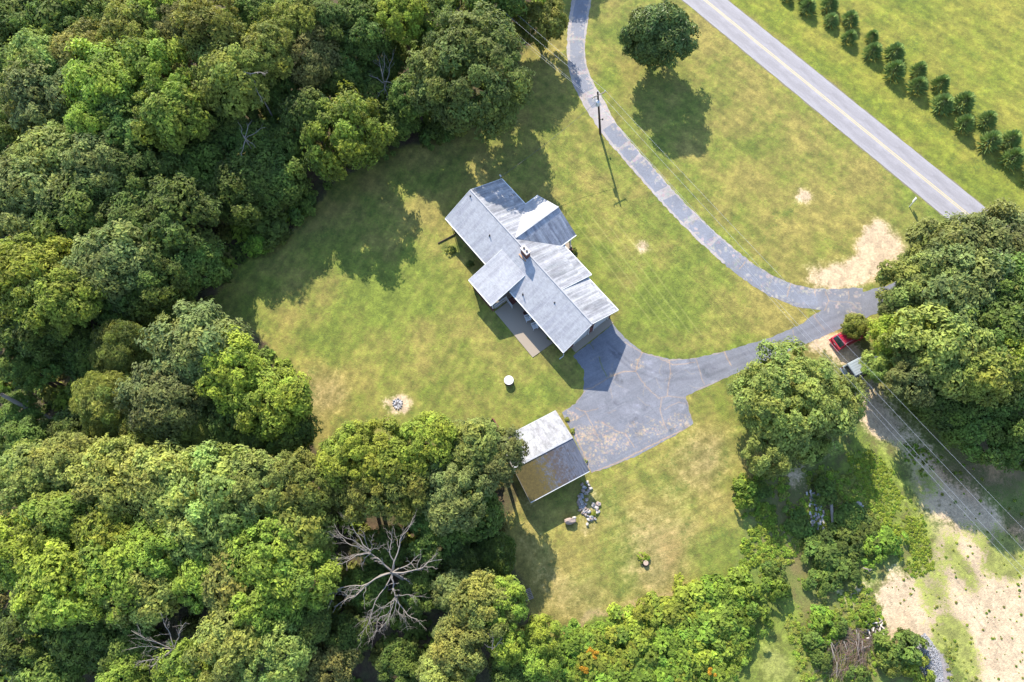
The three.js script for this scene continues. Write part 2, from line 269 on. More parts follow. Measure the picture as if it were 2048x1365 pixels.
// ───────── paved surfaces ─────────
const ragged = (pts, amp, len, seed) => { const r = rngOf(seed), out = []; pts.forEach((p, i) => { const q = pts[(i + 1) % pts.length], L = Math.hypot(q[0] - p[0], q[1] - p[1]), n = Math.max(1, Math.round(L / len)); for (let k = 0; k < n; k++) { const f = k / n, nx = -(q[1] - p[1]) / L, nzv = (q[0] - p[0]) / L, a = (r() - 0.5) * 2 * amp; out.push([p[0] + (q[0] - p[0]) * f + nx * a, p[1] + (q[1] - p[1]) * f + nzv * a]); } }); return out; };
function ribbon(center, widths) { // outline of a strip along photo points, widths in metres
  const c = new THREE.CatmullRomCurve3(center.map(([x, y]) => at(x, y))), n = center.length * 8, L = [], R = [];
  for (let i = 0; i <= n; i++) { const p = c.getPoint(i / n), t = c.getTangent(i / n), f = i / n * (widths.length - 1), k = Math.min(widths.length - 2, f | 0), w = widths[k] + (widths[k + 1] - widths[k]) * (f - k); L.push([p.x - t.z * w / 2, p.z + t.x * w / 2]); R.push([p.x + t.z * w / 2, p.z - t.x * w / 2]); }
  return [L, R.reverse()];
}
const LOOP = [[1175, -60], [1160, 20], [1152, 90], [1160, 150], [1185, 200], [1222, 262], [1280, 330], [1352, 412], [1430, 488], [1510, 552], [1580, 588], [1650, 600], [1730, 600]];
const DRIVE = [[1146, 712], [1170, 694], [1226, 648], [1250, 676], [1285, 705], [1340, 719], [1390, 717], [1460, 700], [1540, 676], [1600, 650], [1632, 628], [1650, 618], [1740, 580], [1780, 570], [1900, 500], [1940, 540], [1800, 612], [1740, 632], [1690, 655], [1600, 694], [1520, 728], [1455, 755], [1372, 793], [1380, 825], [1387, 848], [1350, 872], [1280, 910], [1200, 942], [1184, 946], [1172, 930], [1150, 880], [1124, 825], [1150, 808], [1168, 783], [1168, 740]];
const AX = 2, AZ = -112, AW = 60, AD = 100;
const asphaltTex = (() => {
  const W = 1228, Hh = 2048, [cv, g] = canvasOf(W, Hh), sx = W / AW, sy = Hh / AD, r = rngOf(5);
  g.fillStyle = 'rgb(128,130,138)'; g.fillRect(0, 0, W, Hh);
  const P = (x, y) => { const p = at(x, y); return [(p.x - AX) * sx, (p.z - AZ) * sy]; };
  // the narrow loop is patchy: grey slabs with sandy joints
  const lc = new THREE.CatmullRomCurve3(LOOP.map(([x, y]) => at(x, y)));
  g.lineCap = 'butt'; g.strokeStyle = 'rgb(170,163,160)'; g.lineWidth = 3.4 * sx; g.beginPath(); for (let i = 0; i <= 70; i++) { const p = lc.getPoint(i / 100); const q = [(p.x - AX) * sx, (p.z - AZ) * sy]; i ? g.lineTo(...q) : g.moveTo(...q); } g.stroke();
  let s = 0; const slabs = [[0.02, 0.15], [0.155, 0.24], [0.25, 0.305], [0.33, 0.352], [0.405, 0.452], [0.458, 0.484], [0.49, 0.55], [0.567, 0.61], [0.618, 0.66], [0.665, 0.71], [0.715, 0.78], [0.784, 0.9]];
  for (const [f0, f1] of slabs) {
    g.strokeStyle = 'rgb(132,136,146)'; g.beginPath(); const w = f0 < 0.3 ? 2.0 : f0 < 0.4 ? 1.5 : 2.05; g.lineWidth = w * sx;
    for (let i = 0; i <= 8; i++) { const f = f0 + (f1 - f0) * i / 8, p = lc.getPoint(f), t = lc.getTangent(f), o = (r() - 0.5) * 0.12 + 0.1; const q = [(p.x + t.z * o - AX) * sx, (p.z - t.x * o - AZ) * sy]; i ? g.lineTo(...q) : g.moveTo(...q); } g.stroke();
  }
  g.lineCap = g.lineJoin = 'round';
  // parking court: sealcoat brushed in long strokes, dirt washed over its low end
  for (let i = 0; i < 420; i++) { const x = rr(1150, 1500, r), y = rr(660, 930, r); g.strokeStyle = r() < 0.5 ? 'rgba(150,152,162,0.16)' : 'rgba(104,106,116,0.14)'; g.lineWidth = rr(1, 5, r); const l = rr(10, 70, r); g.beginPath(); g.moveTo(...P(x, y)); g.lineTo(...P(x + l, y - l * 0.5)); g.stroke(); }
  const dirt = (x, y, rad, n) => { for (let i = 0; i < n; i++) { const a = r() * 7, d = Math.sqrt(r()) * rad; const [X, Y] = P(x + Math.cos(a) * d, y + Math.sin(a) * d * 0.8); g.fillStyle = `rgba(${190 + r() * 25 | 0},${164 + r() * 20 | 0},${132 + r() * 20 | 0},${rr(0.12, 0.45, r)})`; g.beginPath(); g.ellipse(X, Y, rr(0.6, 4.5, r), rr(0.6, 3, r), r() * 3, 0, 7); g.fill(); } };
  dirt(1200, 870, 34, 240); dirt(1230, 885, 30, 150); dirt(1165, 870, 26, 160); dirt(1190, 915, 26, 120); dirt(1270, 860, 20, 70); dirt(1310, 860, 26, 60); dirt(1360, 845, 24, 130); dirt(1140, 835, 16, 70); dirt(1275, 730, 14, 60); dirt(1225, 750, 6, 40); dirt(1320, 880, 50, 90); dirt(1180, 640, 14, 20);
  for (let i = 0; i < 90; i++) { const f = i / 90, c = lc.getPoint(f), t = lc.getTangent(f), w = r() < 0.5 ? -1 : 1, o = w * rr(0.8, 1.5, r); const X = c.x + t.z * o, Zz = c.z - t.x * o; for (let k = 0; k < 11; k++) { g.fillStyle = `rgba(${188 + r() * 24 | 0},${174 + r() * 18 | 0},${158 + r() * 14 | 0},${rr(0.1, 0.5, r)})`; g.beginPath(); g.ellipse((X + rr(-0.7, 0.7, r) - AX) * sx, (Zz + rr(-0.7, 0.7, r) - AZ) * sy, rr(1, 7, r), rr(1, 5, r), r() * 3, 0, 7); g.fill(); } }
  for (let i = 0; i < slabs.length - 1; i++) { const f = (slabs[i][1] + slabs[i + 1][0]) / 2, c = lc.getPoint(f), t = lc.getTangent(f); for (let k = 0; k < 34; k++) { const o = rr(-1.2, 1.2, r), a = rr(-0.6, 0.6, r); g.fillStyle = `rgba(${136 + r() * 50 | 0},${134 + r() * 40 | 0},${136 + r() * 24 | 0},${rr(0.15, 0.5, r)})`; g.beginPath(); g.ellipse((c.x + t.z * o + t.x * a - AX) * sx, (c.z - t.x * o + t.z * a - AZ) * sy, rr(1, 6, r), rr(1, 5, r), r() * 3, 0, 7); g.fill(); } }
  const crack = (pts, w, c = '196,158,122') => { for (let pass = 0; pass < 3; pass++) { g.strokeStyle = `rgba(${c},${[0.28, 0.45, 0.6][pass]})`; g.lineWidth = w * [0.65, 0.36, 0.2][pass]; g.beginPath(); for (let i = 0; i < pts.length - 1; i++) { const [x0, y0] = pts[i], [x1, y1] = pts[i + 1], n = Math.max(2, Math.hypot(x1 - x0, y1 - y0) / 5 | 0); for (let k = 0; k <= n; k++) { const q = P(x0 + (x1 - x0) * k / n + (r() - 0.5) * 3, y0 + (y1 - y0) * k / n + (r() - 0.5) * 3); i || k ? g.lineTo(...q) : g.moveTo(...q); } } g.stroke(); } };
  const Z = (a) => a.map(([x, y]) => [1100 + x / 3.7925, 600 + y / 3.7925]);
  crack(Z([[700, 395], [670, 460], [650, 540], [560, 545], [470, 575], [330, 665], [270, 680]]), 4);
  crack(Z([[650, 540], [700, 620], [760, 690], [830, 750]]), 3);
  crack(Z([[905, 455], [915, 560], [900, 640], [890, 725]]), 3); crack(Z([[840, 450], [930, 490], [1000, 490], [1100, 475]]), 3);
  crack(Z([[1105, 445], [1135, 530], [1150, 600], [1175, 645]]), 2.5); crack(Z([[1325, 395], [1345, 450], [1380, 500]]), 2.5);
  crack(Z([[830, 750], [890, 730], [1030, 745]]), 2.5); crack(Z([[850, 750], [835, 830], [860, 930], [890, 990]]), 3); crack(Z([[865, 835], [920, 800], [980, 780], [1030, 790]]), 2);
  crack(Z([[195, 820], [265, 850], [310, 930], [350, 1010], [375, 1060]]), 3); crack(Z([[265, 850], [370, 825]]), 2); crack(Z([[200, 905], [265, 870]]), 2);
  crack(Z([[390, 925], [450, 960], [510, 1000], [570, 1015], [600, 1060], [640, 1120]]), 3); crack(Z([[440, 860], [500, 835]]), 1.5); crack(Z([[460, 670], [475, 750]]), 1.5);
  crack(Z([[370, 430], [400, 520], [430, 580]]), 4, '120,128,60'); crack(Z([[300, 320], [330, 370]]), 4, '120,116,84');
  const Y5 = (a) => a.map(([x, y]) => [1450 + x / 3.413, 400 + y / 3.413]);
  crack(Y5([[610, 610], [620, 660]]), 2.5); crack(Y5([[685, 625], [710, 690], [680, 755]]), 3); crack(Y5([[845, 615], [845, 685]]), 2.5); crack(Y5([[710, 690], [850, 700], [940, 765]]), 2);
  crack(Y5([[450, 565], [425, 660]]), 4); crack(Y5([[140, 425], [100, 470]]), 4); crack(Y5([[610, 795], [680, 890]]), 2.5); crack(Y5([[465, 890], [490, 1000]]), 2.5); crack(Y5([[300, 930], [320, 990]]), 2.5); crack(Y5([[0, 1040], [40, 1130]]), 2.5); crack(Y5([[630, 760], [610, 800]]), 4);
  crack(Z([[265, 690], [200, 780], [100, 850]]), 3); crack(Z([[320, 1310], [480, 1250], [700, 1140], [860, 1060], [1090, 950]]), 5); crack(Z([[1090, 940], [1070, 870], [1035, 745], [1170, 660], [1400, 570]]), 3); crack(Z([[200, 1030], [280, 1230], [310, 1310]]), 4); crack(Z([[570, 320], [700, 400], [900, 460], [1100, 440], [1330, 390]]), 3);
  for (let i = 0; i < 46; i++) { let x = rr(1170, 1400, r), y = rr(690, 900, r), a = r() * 6.28; const pts = [[x, y]]; for (let k = 0; k < 4; k++) { a += rr(-0.7, 0.7, r); x += Math.cos(a) * rr(4, 10, r); y += Math.sin(a) * rr(4, 10, r); pts.push([x, y]); } crack(pts, 1.2, r() < 0.5 ? '92,92,98' : '186,160,130'); }
  for (let i = 0; i < 30; i++) { const [X, Y] = P(rr(1190, 1440, r), rr(690, 880, r)); g.fillStyle = `rgba(${r() < 0.6 ? '74,76,84' : '170,170,178'},${rr(0.08, 0.2, r)})`; for (let k = 0; k < 7; k++) { g.beginPath(); g.ellipse(X + rr(-9, 9, r), Y + rr(-9, 9, r), rr(2, 9, r), rr(2, 7, r), r() * 3, 0, 7); g.fill(); } }
  for (const o of [-8, 8]) for (let k = 0; k < 3; k++) { g.strokeStyle = 'rgba(84,86,94,0.10)'; g.lineWidth = 6; g.beginPath(); [[1700, 628], [1600, 672], [1500, 712], [1400, 745], [1320, 752], [1260, 730], [1215, 690]].forEach(([x, y], i) => { const q = P(x + o * 0.3 + k, y + o + k * 2); i ? g.lineTo(...q) : g.moveTo(...q); }); g.stroke(); }
  const img = g.getImageData(0, 0, W, Hh), D = img.data;
  for (let y = 0, k = 0; y < Hh; y++) for (let x = 0; x < W; x++, k += 4) { const v = 0.8 + nz(nzF, x * 2, y * 2) * 0.22 + nz(nzB, x + 40, y) * 0.2; D[k] *= v; D[k + 1] *= v; D[k + 2] *= v; }
  g.putImageData(img, 0, 0);
  return texOf(cv);
})();
{
  const uvOf = (x, z) => [(x - AX) / AW, 1 - (z - AZ) / AD];
  const mat = new THREE.MeshStandardMaterial({ map: asphaltTex, color: new THREE.Color(0.66, 0.65, 0.645), roughness: 0.82, bumpMap: bumpRep(AW / 4, AD / 4), bumpScale: 0.012 });
  const [L, R] = ribbon(LOOP, [2.9, 2.9, 2.7, 2.8, 3.0, 2.6, 2.5, 2.5, 2.6, 2.7, 2.9, 3.1, 3.4]);
  struct('loop_driveway', sheet(ragged(L.concat(R), 0.1, 0.45, 3), 0.012, uvOf), mat);
  struct('driveway', sheet(ragged(plan(DRIVE), 0.07, 0.4, 4), 0.008, uvOf), mat);
}
// public road with its double yellow line
const roadA = at(1410, 0), roadB = at(1926, 421), roadDir = roadB.clone().sub(roadA).setY(0).normalize(), roadSide = new THREE.Vector3(-roadDir.z, 0, roadDir.x), ROADW = 5.05;
{
  const [cv, g] = canvasOf(512, 512), img = g.createImageData(512, 512), D = img.data;
  for (let y = 0, k = 0; y < 512; y++) for (let x = 0; x < 512; x++, k += 4) { const u = x / 512, wear = 6 * Math.cos(u * Math.PI * 4), v = 166 + wear + 16 * (nz(nzF, x, y) - 0.5) * 2 + 26 * (nz(nzB, x, (y >> 2) + 31) - 0.5); D[k] = v + 2; D[k + 1] = v - 1; D[k + 2] = v + 1; D[k + 3] = 255; }
  g.putImageData(img, 0, 0);
  const t = texOf(cv, true), mat = new THREE.MeshStandardMaterial({ map: t, color: new THREE.Color(0.62, 0.605, 0.60), roughness: 0.8, bumpMap: bumpRep(2, 2), bumpScale: 0.008 });
  const strip = (off, w, y, l0, l1, rag, seed) => { const a = [], b = []; const r = rngOf(seed); for (let d = l0; d <= l1; d += 0.8) { const c = roadA.clone().addScaledVector(roadDir, d); const j = () => (r() - 0.5) * 2 * rag; const p = c.clone().addScaledVector(roadSide, off - w / 2 + j()), q = c.clone().addScaledVector(roadSide, off + w / 2 + j()); a.push([p.x, p.z]); b.push([q.x, q.z]); } return a.concat(b.reverse()); };
  const uvR = (x, z) => { const v = new THREE.Vector3(x, 0, z).sub(roadA); return [v.dot(roadSide) / ROADW + 0.5, v.dot(roadDir) / 6]; };
  const edge = new THREE.MeshStandardMaterial({ color: new THREE.Color(0.17, 0.15, 0.09), roughness: 1, map: null, bumpMap: bumpRep(8, 8), bumpScale: 0.02 });
  struct('road_shoulder', sheet(strip(0, ROADW + 0.25, 0.004, -90, 120, 0.12, 8), 0.004, uvR), edge);
  struct('road', sheet(strip(0, ROADW, 0.02, -90, 120, 0.025, 9), 0.02, uvR), mat);
  const paint = std([0.50, 0.40, 0.20], 0.7);
  for (const s of [-1, 1]) struct('road_marking', sheet(strip(s * 0.13, 0.11, 0, -90, 120, 0.006, 12 + s), 0.025, uvR), paint);
}

// ───────── building materials ─────────
function roofTexture(seed, tone, streak, streakN, mottle) { // 12 m x 6 m of asphalt shingles: courses every 14 cm, algae running down the slope
  const W = 1024, H = 512, [cv, g] = canvasOf(W, H), r = rngOf(seed);
  g.fillStyle = `rgb(${tone})`; g.fillRect(0, 0, W, H);
  for (let i = 0; i < streakN; i++) { const x = r() * W, y = r() * H, w = rr(3, 26, r), l = rr(60, 300, r); g.fillStyle = `rgba(${streak},${rr(0.04, 0.15, r)})`; for (const o of [-W, 0, W]) { g.beginPath(); g.ellipse(x + o, y, w, l, 0, 0, 7); g.fill(); } }
  const img = g.getImageData(0, 0, W, H), D = img.data, tab = new Float32Array(W * H / 16).map(() => r());
  for (let y = 0, k = 0; y < H; y++) { const row = y / 12 | 0, edge = y % 12 < 1.5 ? 0.86 : 1; for (let x = 0; x < W; x++, k += 4) { const col = ((x + (row % 2) * 13) / 26 | 0), v = edge * (0.93 + tab[(row * 41 + col) % tab.length] * 0.08 + (nz(nzF, x, y) - 0.5) * 0.12 + (nz(nzB, x, y >> 1) - 0.5) * mottle); D[k] *= v; D[k + 1] *= v; D[k + 2] *= v; } }
  g.putImageData(img, 0, 0); const t = texOf(cv, true); t.repeat.set(1 / 12, 1 / 6); return t;
}
const roofMat = (tex, rough = 0.75) => new THREE.MeshStandardMaterial({ map: tex, color: new THREE.Color(0.8, 0.795, 0.79), roughness: rough, bumpMap: bumpRep(0.5, 0.5), bumpScale: 0.012 });
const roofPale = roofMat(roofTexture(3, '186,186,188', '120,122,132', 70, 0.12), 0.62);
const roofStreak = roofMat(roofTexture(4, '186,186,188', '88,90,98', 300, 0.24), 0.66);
const roofGable = roofMat(roofTexture(5, '186,186,188', '80,82,92', 280, 0.26), 0.66);  // algae streaks, with the shade of the porch-side gable slope added into the colour
const brickMat = (() => {
  const W = 512, [cv, g] = canvasOf(W, W), r = rngOf(9); g.fillStyle = 'rgb(150,138,126)'; g.fillRect(0, 0, W, W);
  for (let row = 0; row < 26; row++) for (let c = -1; c < 9; c++) { const k = 0.75 + r() * 0.45; g.fillStyle = `rgb(${118 * k | 0},${58 * k | 0},${46 * k | 0})`; g.fillRect(c * 56.9 + (row % 2) * 28.4 + 1.5, row * 19.7 + 1.5, 53.9, 16.7); }
  const t = texOf(cv, true); t.repeat.set(0.5, 0.5); return new THREE.MeshStandardMaterial({ map: t, roughness: 0.9, color: new THREE.Color(0.75, 0.72, 0.72) });
})();
const blockMat = (() => { const W = 256, [cv, g] = canvasOf(W, W), r = rngOf(19); g.fillStyle = 'rgb(112,108,104)'; g.fillRect(0, 0, W, W); for (let row = 0; row < 8; row++) for (let c = -1; c < 5; c++) { const k = 0.9 + r() * 0.2; g.fillStyle = `rgb(${138 * k | 0},${132 * k | 0},${126 * k | 0})`; g.fillRect(c * 64 + (row % 2) * 32 + 1, row * 32 + 1, 62, 30); } const t = texOf(cv, true); t.repeat.set(0.6, 0.6); return new THREE.MeshStandardMaterial({ map: t, roughness: 0.9 }); })();
const concreteTex = (() => { const W = 512, [cv, g] = canvasOf(W, W), img = g.createImageData(W, W), D = img.data; for (let y = 0, k = 0; y < W; y++) for (let x = 0; x < W; x++, k += 4) { const v = 0.8 + nz(nzA, x, y) * 0.22 + (nz(nzF, x, y) - 0.5) * 0.16 - Math.max(0, nz(nzB, x + 9, y) - 0.6) * 0.4; D[k] = 172 * v; D[k + 1] = 160 * v; D[k + 2] = 142 * v; D[k + 3] = 255; } g.putImageData(img, 0, 0); const t = texOf(cv, true); t.repeat.set(0.15, 0.15); return t; })();
const concrete = new THREE.MeshStandardMaterial({ map: concreteTex, color: new THREE.Color(0.92, 0.88, 0.86), roughness: 0.9, bumpMap: bumpRep(0.5, 0.5), bumpScale: 0.006 });
const white = std([0.6, 0.6, 0.58], 0.5), offWhite = std([0.46, 0.46, 0.45], 0.6), black = std([0.025, 0.025, 0.028], 0.6), galv = std([0.5, 0.52, 0.54], 0.35, { metalness: 0.7 });
const glass = new THREE.MeshPhysicalMaterial({ color: 0x1a2228, roughness: 0.06, metalness: 0, clearcoat: 1, clearcoatRoughness: 0.03 });
const timber = (() => { const W = 256, [cv, g] = canvasOf(W, W), r = rngOf(33); g.fillStyle = 'rgb(176,166,152)'; g.fillRect(0, 0, W, W); for (let i = 0; i < 500; i++) { g.fillStyle = `rgba(${r() < 0.5 ? '90,80,70' : '214,206,194'},${r() * 0.22})`; g.fillRect(r() * W, r() * W, 1 + r() * 2, 20 + r() * 120); } const t = texOf(cv, true); return t; })();
const weathered = new THREE.MeshStandardMaterial({ map: timber, roughness: 0.9, color: new THREE.Color(0.55, 0.53, 0.5) });
const bark = new THREE.MeshStandardMaterial({ map: timber, color: new THREE.Color(0.22, 0.18, 0.14), roughness: 1 });
const deadWood = new THREE.MeshStandardMaterial({ map: timber, color: new THREE.Color(0.55, 0.535, 0.54), roughness: 0.85 });
const darkWood = new THREE.MeshStandardMaterial({ map: timber, color: new THREE.Color(0.13, 0.10, 0.085), roughness: 0.9 });

// ───────── the brick house ─────────
const HE = 2.84, HR = 5.26, hO = at(891, 437, HE).setY(0), hAng = Math.atan2(at(1128, 706, HE).z - at(891, 437, HE).z, at(1128, 706, HE).x - at(891, 437, HE).x);
{
  const house = thing('brick_house', 'long red brick house with grey gabled roofs and attached double garage', 'house', hO, -hAng);
  const S = 24.15, T = 4.4, V = (s, h, t) => [s, h, -t];
  const swH = (t) => HE + (HR - HE) * t / T;
  // roof planes
  part('roof', slab([V(0, HE, 0), V(S, HE, 0), V(S, HR, T), V(0, HR, T)], 0.14), roofPale, house, 'pale grey long roof slope over the patio');
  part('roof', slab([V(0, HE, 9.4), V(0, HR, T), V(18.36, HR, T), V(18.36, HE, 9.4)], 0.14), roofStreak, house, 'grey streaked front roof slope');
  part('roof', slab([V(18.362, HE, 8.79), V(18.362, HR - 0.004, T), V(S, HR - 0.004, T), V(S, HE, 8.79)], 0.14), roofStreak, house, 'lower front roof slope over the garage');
  part('roof', slab([V(9.2, HR + 0.03, T + 0.05), V(9.2, HR + 0.03, 11.54), V(5.1, HE + 0.03, 11.54), V(5.1, HE + 0.03, 9.38)], 0.14), roofPale, house, 'slope of the front gable on the far side from the garage');  // same shingles, but the glare on this sunward slope is put into a paler colour
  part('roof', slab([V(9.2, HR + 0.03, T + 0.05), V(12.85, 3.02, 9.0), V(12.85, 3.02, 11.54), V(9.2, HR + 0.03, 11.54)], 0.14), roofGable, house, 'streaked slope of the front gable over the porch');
  part('roof', slab([V(8.98, 2.72, -3.0), V(13.6, 2.72, -3.0), V(13.6, 4.26, 2.5), V(8.98, 4.26, 2.5)], 0.14), roofPale, house, 'low pitched grey porch roof');
  // ridge caps
  const ridge = (a, b, m) => part('ridge_cap', slab([[a[0], a[1] + 0.03, a[2] - 0.0], [b[0], b[1] + 0.03, b[2]], [b[0] + (a[2] - b[2]) * 0.03, b[1] + 0.03, b[2] - 0.16 * Math.sign(b[0] - a[0] || 1)], [a[0] + (a[2] - b[2]) * 0.03, a[1] + 0.03, a[2] - 0.16 * Math.sign(b[0] - a[0] || 1)]], 0.05), m, house);
  ridge(V(0, HR, T - 0.08), V(S, HR, T - 0.08), roofPale);
  part('ridge_cap', bx(0.2, 0.04, 7.0, 9.2, HR + 0.045, -(T + 0.2 + 3.45)), roofPale, house);
  // walls
  const wx0 = 0.55, wx1 = 23.55, wt = 8.9, wg = 8.3, gx = 18.4;
  const gable = (t1, m) => { const pk = T - 0.5; return wall([[0, 0], [t1 - 0.5, 0], [t1 - 0.5, HE - 0.12 + (t1 > 8.5 ? 0.0 : 0.1)], [pk, HR - 0.16], [0, swH(0.5) - 0.16]], m, 0.22); };
  const place = (g, x, z, ry) => { g.rotateY(ry); g.translate(x, 0, z); return g; };
  // garage gable: two door openings, facing the parking court
  const doors = [[2.2 - 0.5, 0, 4.72 - 0.5, 2.12], [5.42 - 0.5, 0, 7.94 - 0.5, 2.12]];
  part('wall', place(gable(8.35, doors), wx1 - 0.22, -0.5, Math.PI / 2), brickMat, house, 'red brick garage gable');
  part('wall', place(gable(8.95, []), wx0, -0.5, Math.PI / 2), brickMat, house);
  const win = [[2.2, 1.0, 3.4, 2.1], [5.2, 1.2, 6.2, 2.1], [15.4, 1.0, 16.8, 2.1]], sw = [[9.9, 0.05, 10.8, 2.1], [12.9, 0.05, 13.8, 2.1]];
  part('wall', wall([[0, 0], [wx1 - wx0 - 0.44, 0], [wx1 - wx0 - 0.44, HE - 0.05], [0, HE - 0.05]], win.concat(sw), 0.2).translate(wx0 + 0.22, 0, -0.7), brickMat, house, 'red brick wall along the patio');
  part('wall', wall([[0, 0], [gx - wx0 - 0.22, 0], [gx - wx0 - 0.22, HE - 0.06], [0, HE - 0.06]], [[1.4, 1, 2.8, 2.1], [15, 1, 16.4, 2.1]], 0.2).translate(wx0 + 0.22, 0, -8.95), brickMat, house);
  part('wall', bx(wx1 - gx - 0.22, HE - 0.1, 0.2, (wx1 + gx - 0.22) / 2, (HE - 0.1) / 2, -8.24), brickMat, house);
  part('wall', bx(0.2, HE - 0.1, 0.5, gx - 0.1, (HE - 0.1) / 2, -8.49), brickMat, house);
  // front gable room and its porch
  part('wall', wall([[0, 0], [5.0, 0], [5.0, 3.9], [3.5, 4.95], [0, HE - 0.05]], [[1.6, 0.9, 3.2, 2.1]], 0.2).translate(5.6, 0, -11.1), brickMat, house, 'brick wall of the front gable');
  part('wall', bx(0.2, HE - 0.1, 2.0, 5.7, (HE - 0.1) / 2, -10.05), brickMat, house); part('wall', bx(0.2, 3.7, 2.0, 10.5, 1.85, -10.05), brickMat, house);
  part('porch_floor', bx(2.2, 0.4, 2.0, 11.72, 0.2, -10.05), concrete, house, 'white front porch floor');
  part('porch_step', bx(0.9, 0.2, 1.5, 13.3, 0.1, -10.2), brickMat, house, 'brick front step');
  part('porch_post', bx(0.16, 2.55, 0.16, 12.6, 1.65, -10.85), white, house); part('porch_post', bx(0.16, 2.5, 0.16, 12.6, 1.62, -9.3), white, house);
  // windows and doors in the openings
  for (const [a, b, c, d] of win) { const f = part('window', [bx(c - a, 0.06, 0.1, (a + c) / 2 + wx0 + 0.22, b + 0.03, -0.6), bx(c - a, 0.06, 0.1, (a + c) / 2 + wx0 + 0.22, d - 0.03, -0.6), bx(0.06, d - b - 0.12, 0.1, a + 0.03 + wx0 + 0.22, (b + d) / 2, -0.6), bx(0.06, d - b - 0.12, 0.1, c - 0.03 + wx0 + 0.22, (b + d) / 2, -0.6)], white, house); part('pane', bx(c - a - 0.12, d - b - 0.12, 0.03, (a + c) / 2 + wx0 + 0.22, (b + d) / 2, -0.62), glass, f); }
  for (const [a, b, c, d] of sw) { const f = part('door', bx(c - a, d - b, 0.06, (a + c) / 2 + wx0 + 0.22, (b + d) / 2, -0.62), white, house); part('handle', cyl(0.03, 0.03, 0.06, 8, c - 0.12 + wx0 + 0.22, 1.0, -0.56), black, f); }
  { const f = part('window', bx(1.6, 0.08, 0.1, 8.0, 0.94, -11.0), white, house); part('pane', bx(1.6, 1.12, 0.04, 8.0, 1.54, -11.0), glass, f); }
  for (const [a, c] of [[1.4, 2.8], [15, 16.4]]) { const f = part('window', bx(1.4, 0.08, 0.1, (a + c) / 2 + wx0 + 0.22, 1.04, -8.85), white, house); part('pane', bx(1.4, 1.02, 0.04, (a + c) / 2 + wx0 + 0.22, 1.59, -8.85), glass, f); }
  for (const [a, b, c, d] of doors) {
    const f = part('garage_door', [bx(0.1, d, 0.09, wx1 + 0.0, d / 2, -(a + 0.5) - 0.045), bx(0.1, d, 0.09, wx1, d / 2, -(c + 0.5) + 0.045), bx(0.1, 0.09, c - a - 0.18, wx1, d - 0.045, -((a + c) / 2 + 0.5))], white, house, 'white sectional garage door');
    for (let k = 0; k < 4; k++) part('panel', bx(0.05, 0.485, c - a - 0.19, wx1 - 0.1, 0.26 + k * 0.5, -((a + c) / 2 + 0.5)), offWhite, f);
  }
  { const l = part('wall_lamp', [cyl(0.07, 0.09, 0.22, 8, wx1 + 0.14, 2.25, -5.05), bx(0.12, 0.04, 0.04, wx1 + 0.06, 2.36, -5.05)], black, house); }
  // covered porch on the patio side
  part('porch_floor', bx(4.1, 0.3, 2.6, 11.3, 0.15, -0.5 + 1.35), concrete, house, 'shaded concrete porch floor');
  part('wall', bx(4.2, 0.75, 0.2, 11.28, 0.375, 2.65), brickMat, house, 'low brick wall of the back porch');
  for (const s of [9.28, 13.3]) part('porch_post', bx(0.14, 1.95, 0.14, s, 1.72, 2.65), white, house);
  part('wall', bx(0.2, 2.7, 3.0, 9.2, 1.35, 1.04), brickMat, house);
  part('siding', wall([[0, 0], [2.85, 1.3], [2.85, 1.36], [0, 0.66]].map(([x, y]) => [x, y + 2.86]), [], 0.05).rotateY(Math.PI / 2).translate(13.5, 0, 0), white, house, 'white triangular infill above the porch');
  const rail = (x0, z0, x1, z1, y0) => {
    const L = Math.hypot(x1 - x0, z1 - z0), a = -Math.atan2(z1 - z0, x1 - x0), mk = (w, h, d, f, y) => bx(w, h, d).rotateY(a).translate(x0 + (x1 - x0) * f, y, z0 + (z1 - z0) * f);
    const f = part('porch_railing', [mk(L, 0.06, 0.09, 0.5, y0 + 0.92), mk(L, 0.05, 0.06, 0.5, y0 + 0.14), mk(0.1, 1.0, 0.1, 0, y0 + 0.5), mk(0.1, 1.0, 0.1, 1, y0 + 0.5)], white, house, 'white porch railing');
    const n = Math.round(L / 0.16); for (let i = 1; i < n; i++) part('baluster', mk(0.04, 0.74, 0.04, i / n, y0 + 0.53), white, f);
  };
  rail(13.3, 2.35, 13.3, 0.45, 0.3); rail(13.4, 0.45, 14.6, 0.55, 0.06);
  part('porch_step', bx(0.9, 0.15, 1.2, 13.85, 0.075, -0.25), brickMat, house);
  // fascias, gutters, downspouts
  const gut = (x0, x1, y, t, d = -1) => part('gutter', bx(x1 - x0, 0.1, 0.11, (x0 + x1) / 2, y - 0.06, -t - d * 0.057), white, house);
  gut(0, 8.9, HE, 0); gut(13.65, S, HE, 0); gut(0, 5.05, HE, 9.4, 1); gut(12.95, 18.36, HE, 9.4, 1); gut(18.4, S, HE, 8.79, 1); gut(8.98, 13.6, 2.72, -3.0);
  part('gutter', bx(0.11, 0.1, 2.5, 12.91, 2.96, -10.28), white, house); part('gutter', bx(0.11, 0.1, 2.1, 5.04, HE - 0.04, -10.48), white, house);
  part('downspout', bx(0.09, HE - 0.1, 0.07, S - 0.35, (HE - 0.1) / 2, -0.36), white, house); part('downspout', bx(0.09, HE - 0.1, 0.07, 0.6, (HE - 0.1) / 2, -0.36), white, house); part('downspout', bx(0.08, 0.07, 0.6, S - 0.35, 0.06, 0.0), white, house);
  const fascia = (x, y0, t0, y1, t1) => { const L = Math.hypot(y1 - y0, t1 - t0); part('fascia', bx(0.05, 0.16, L, 0, 0, 0).rotateX(Math.atan2(y1 - y0, t1 - t0)).translate(x, (y0 + y1) / 2 - 0.07, -(t0 + t1) / 2), white, house); };
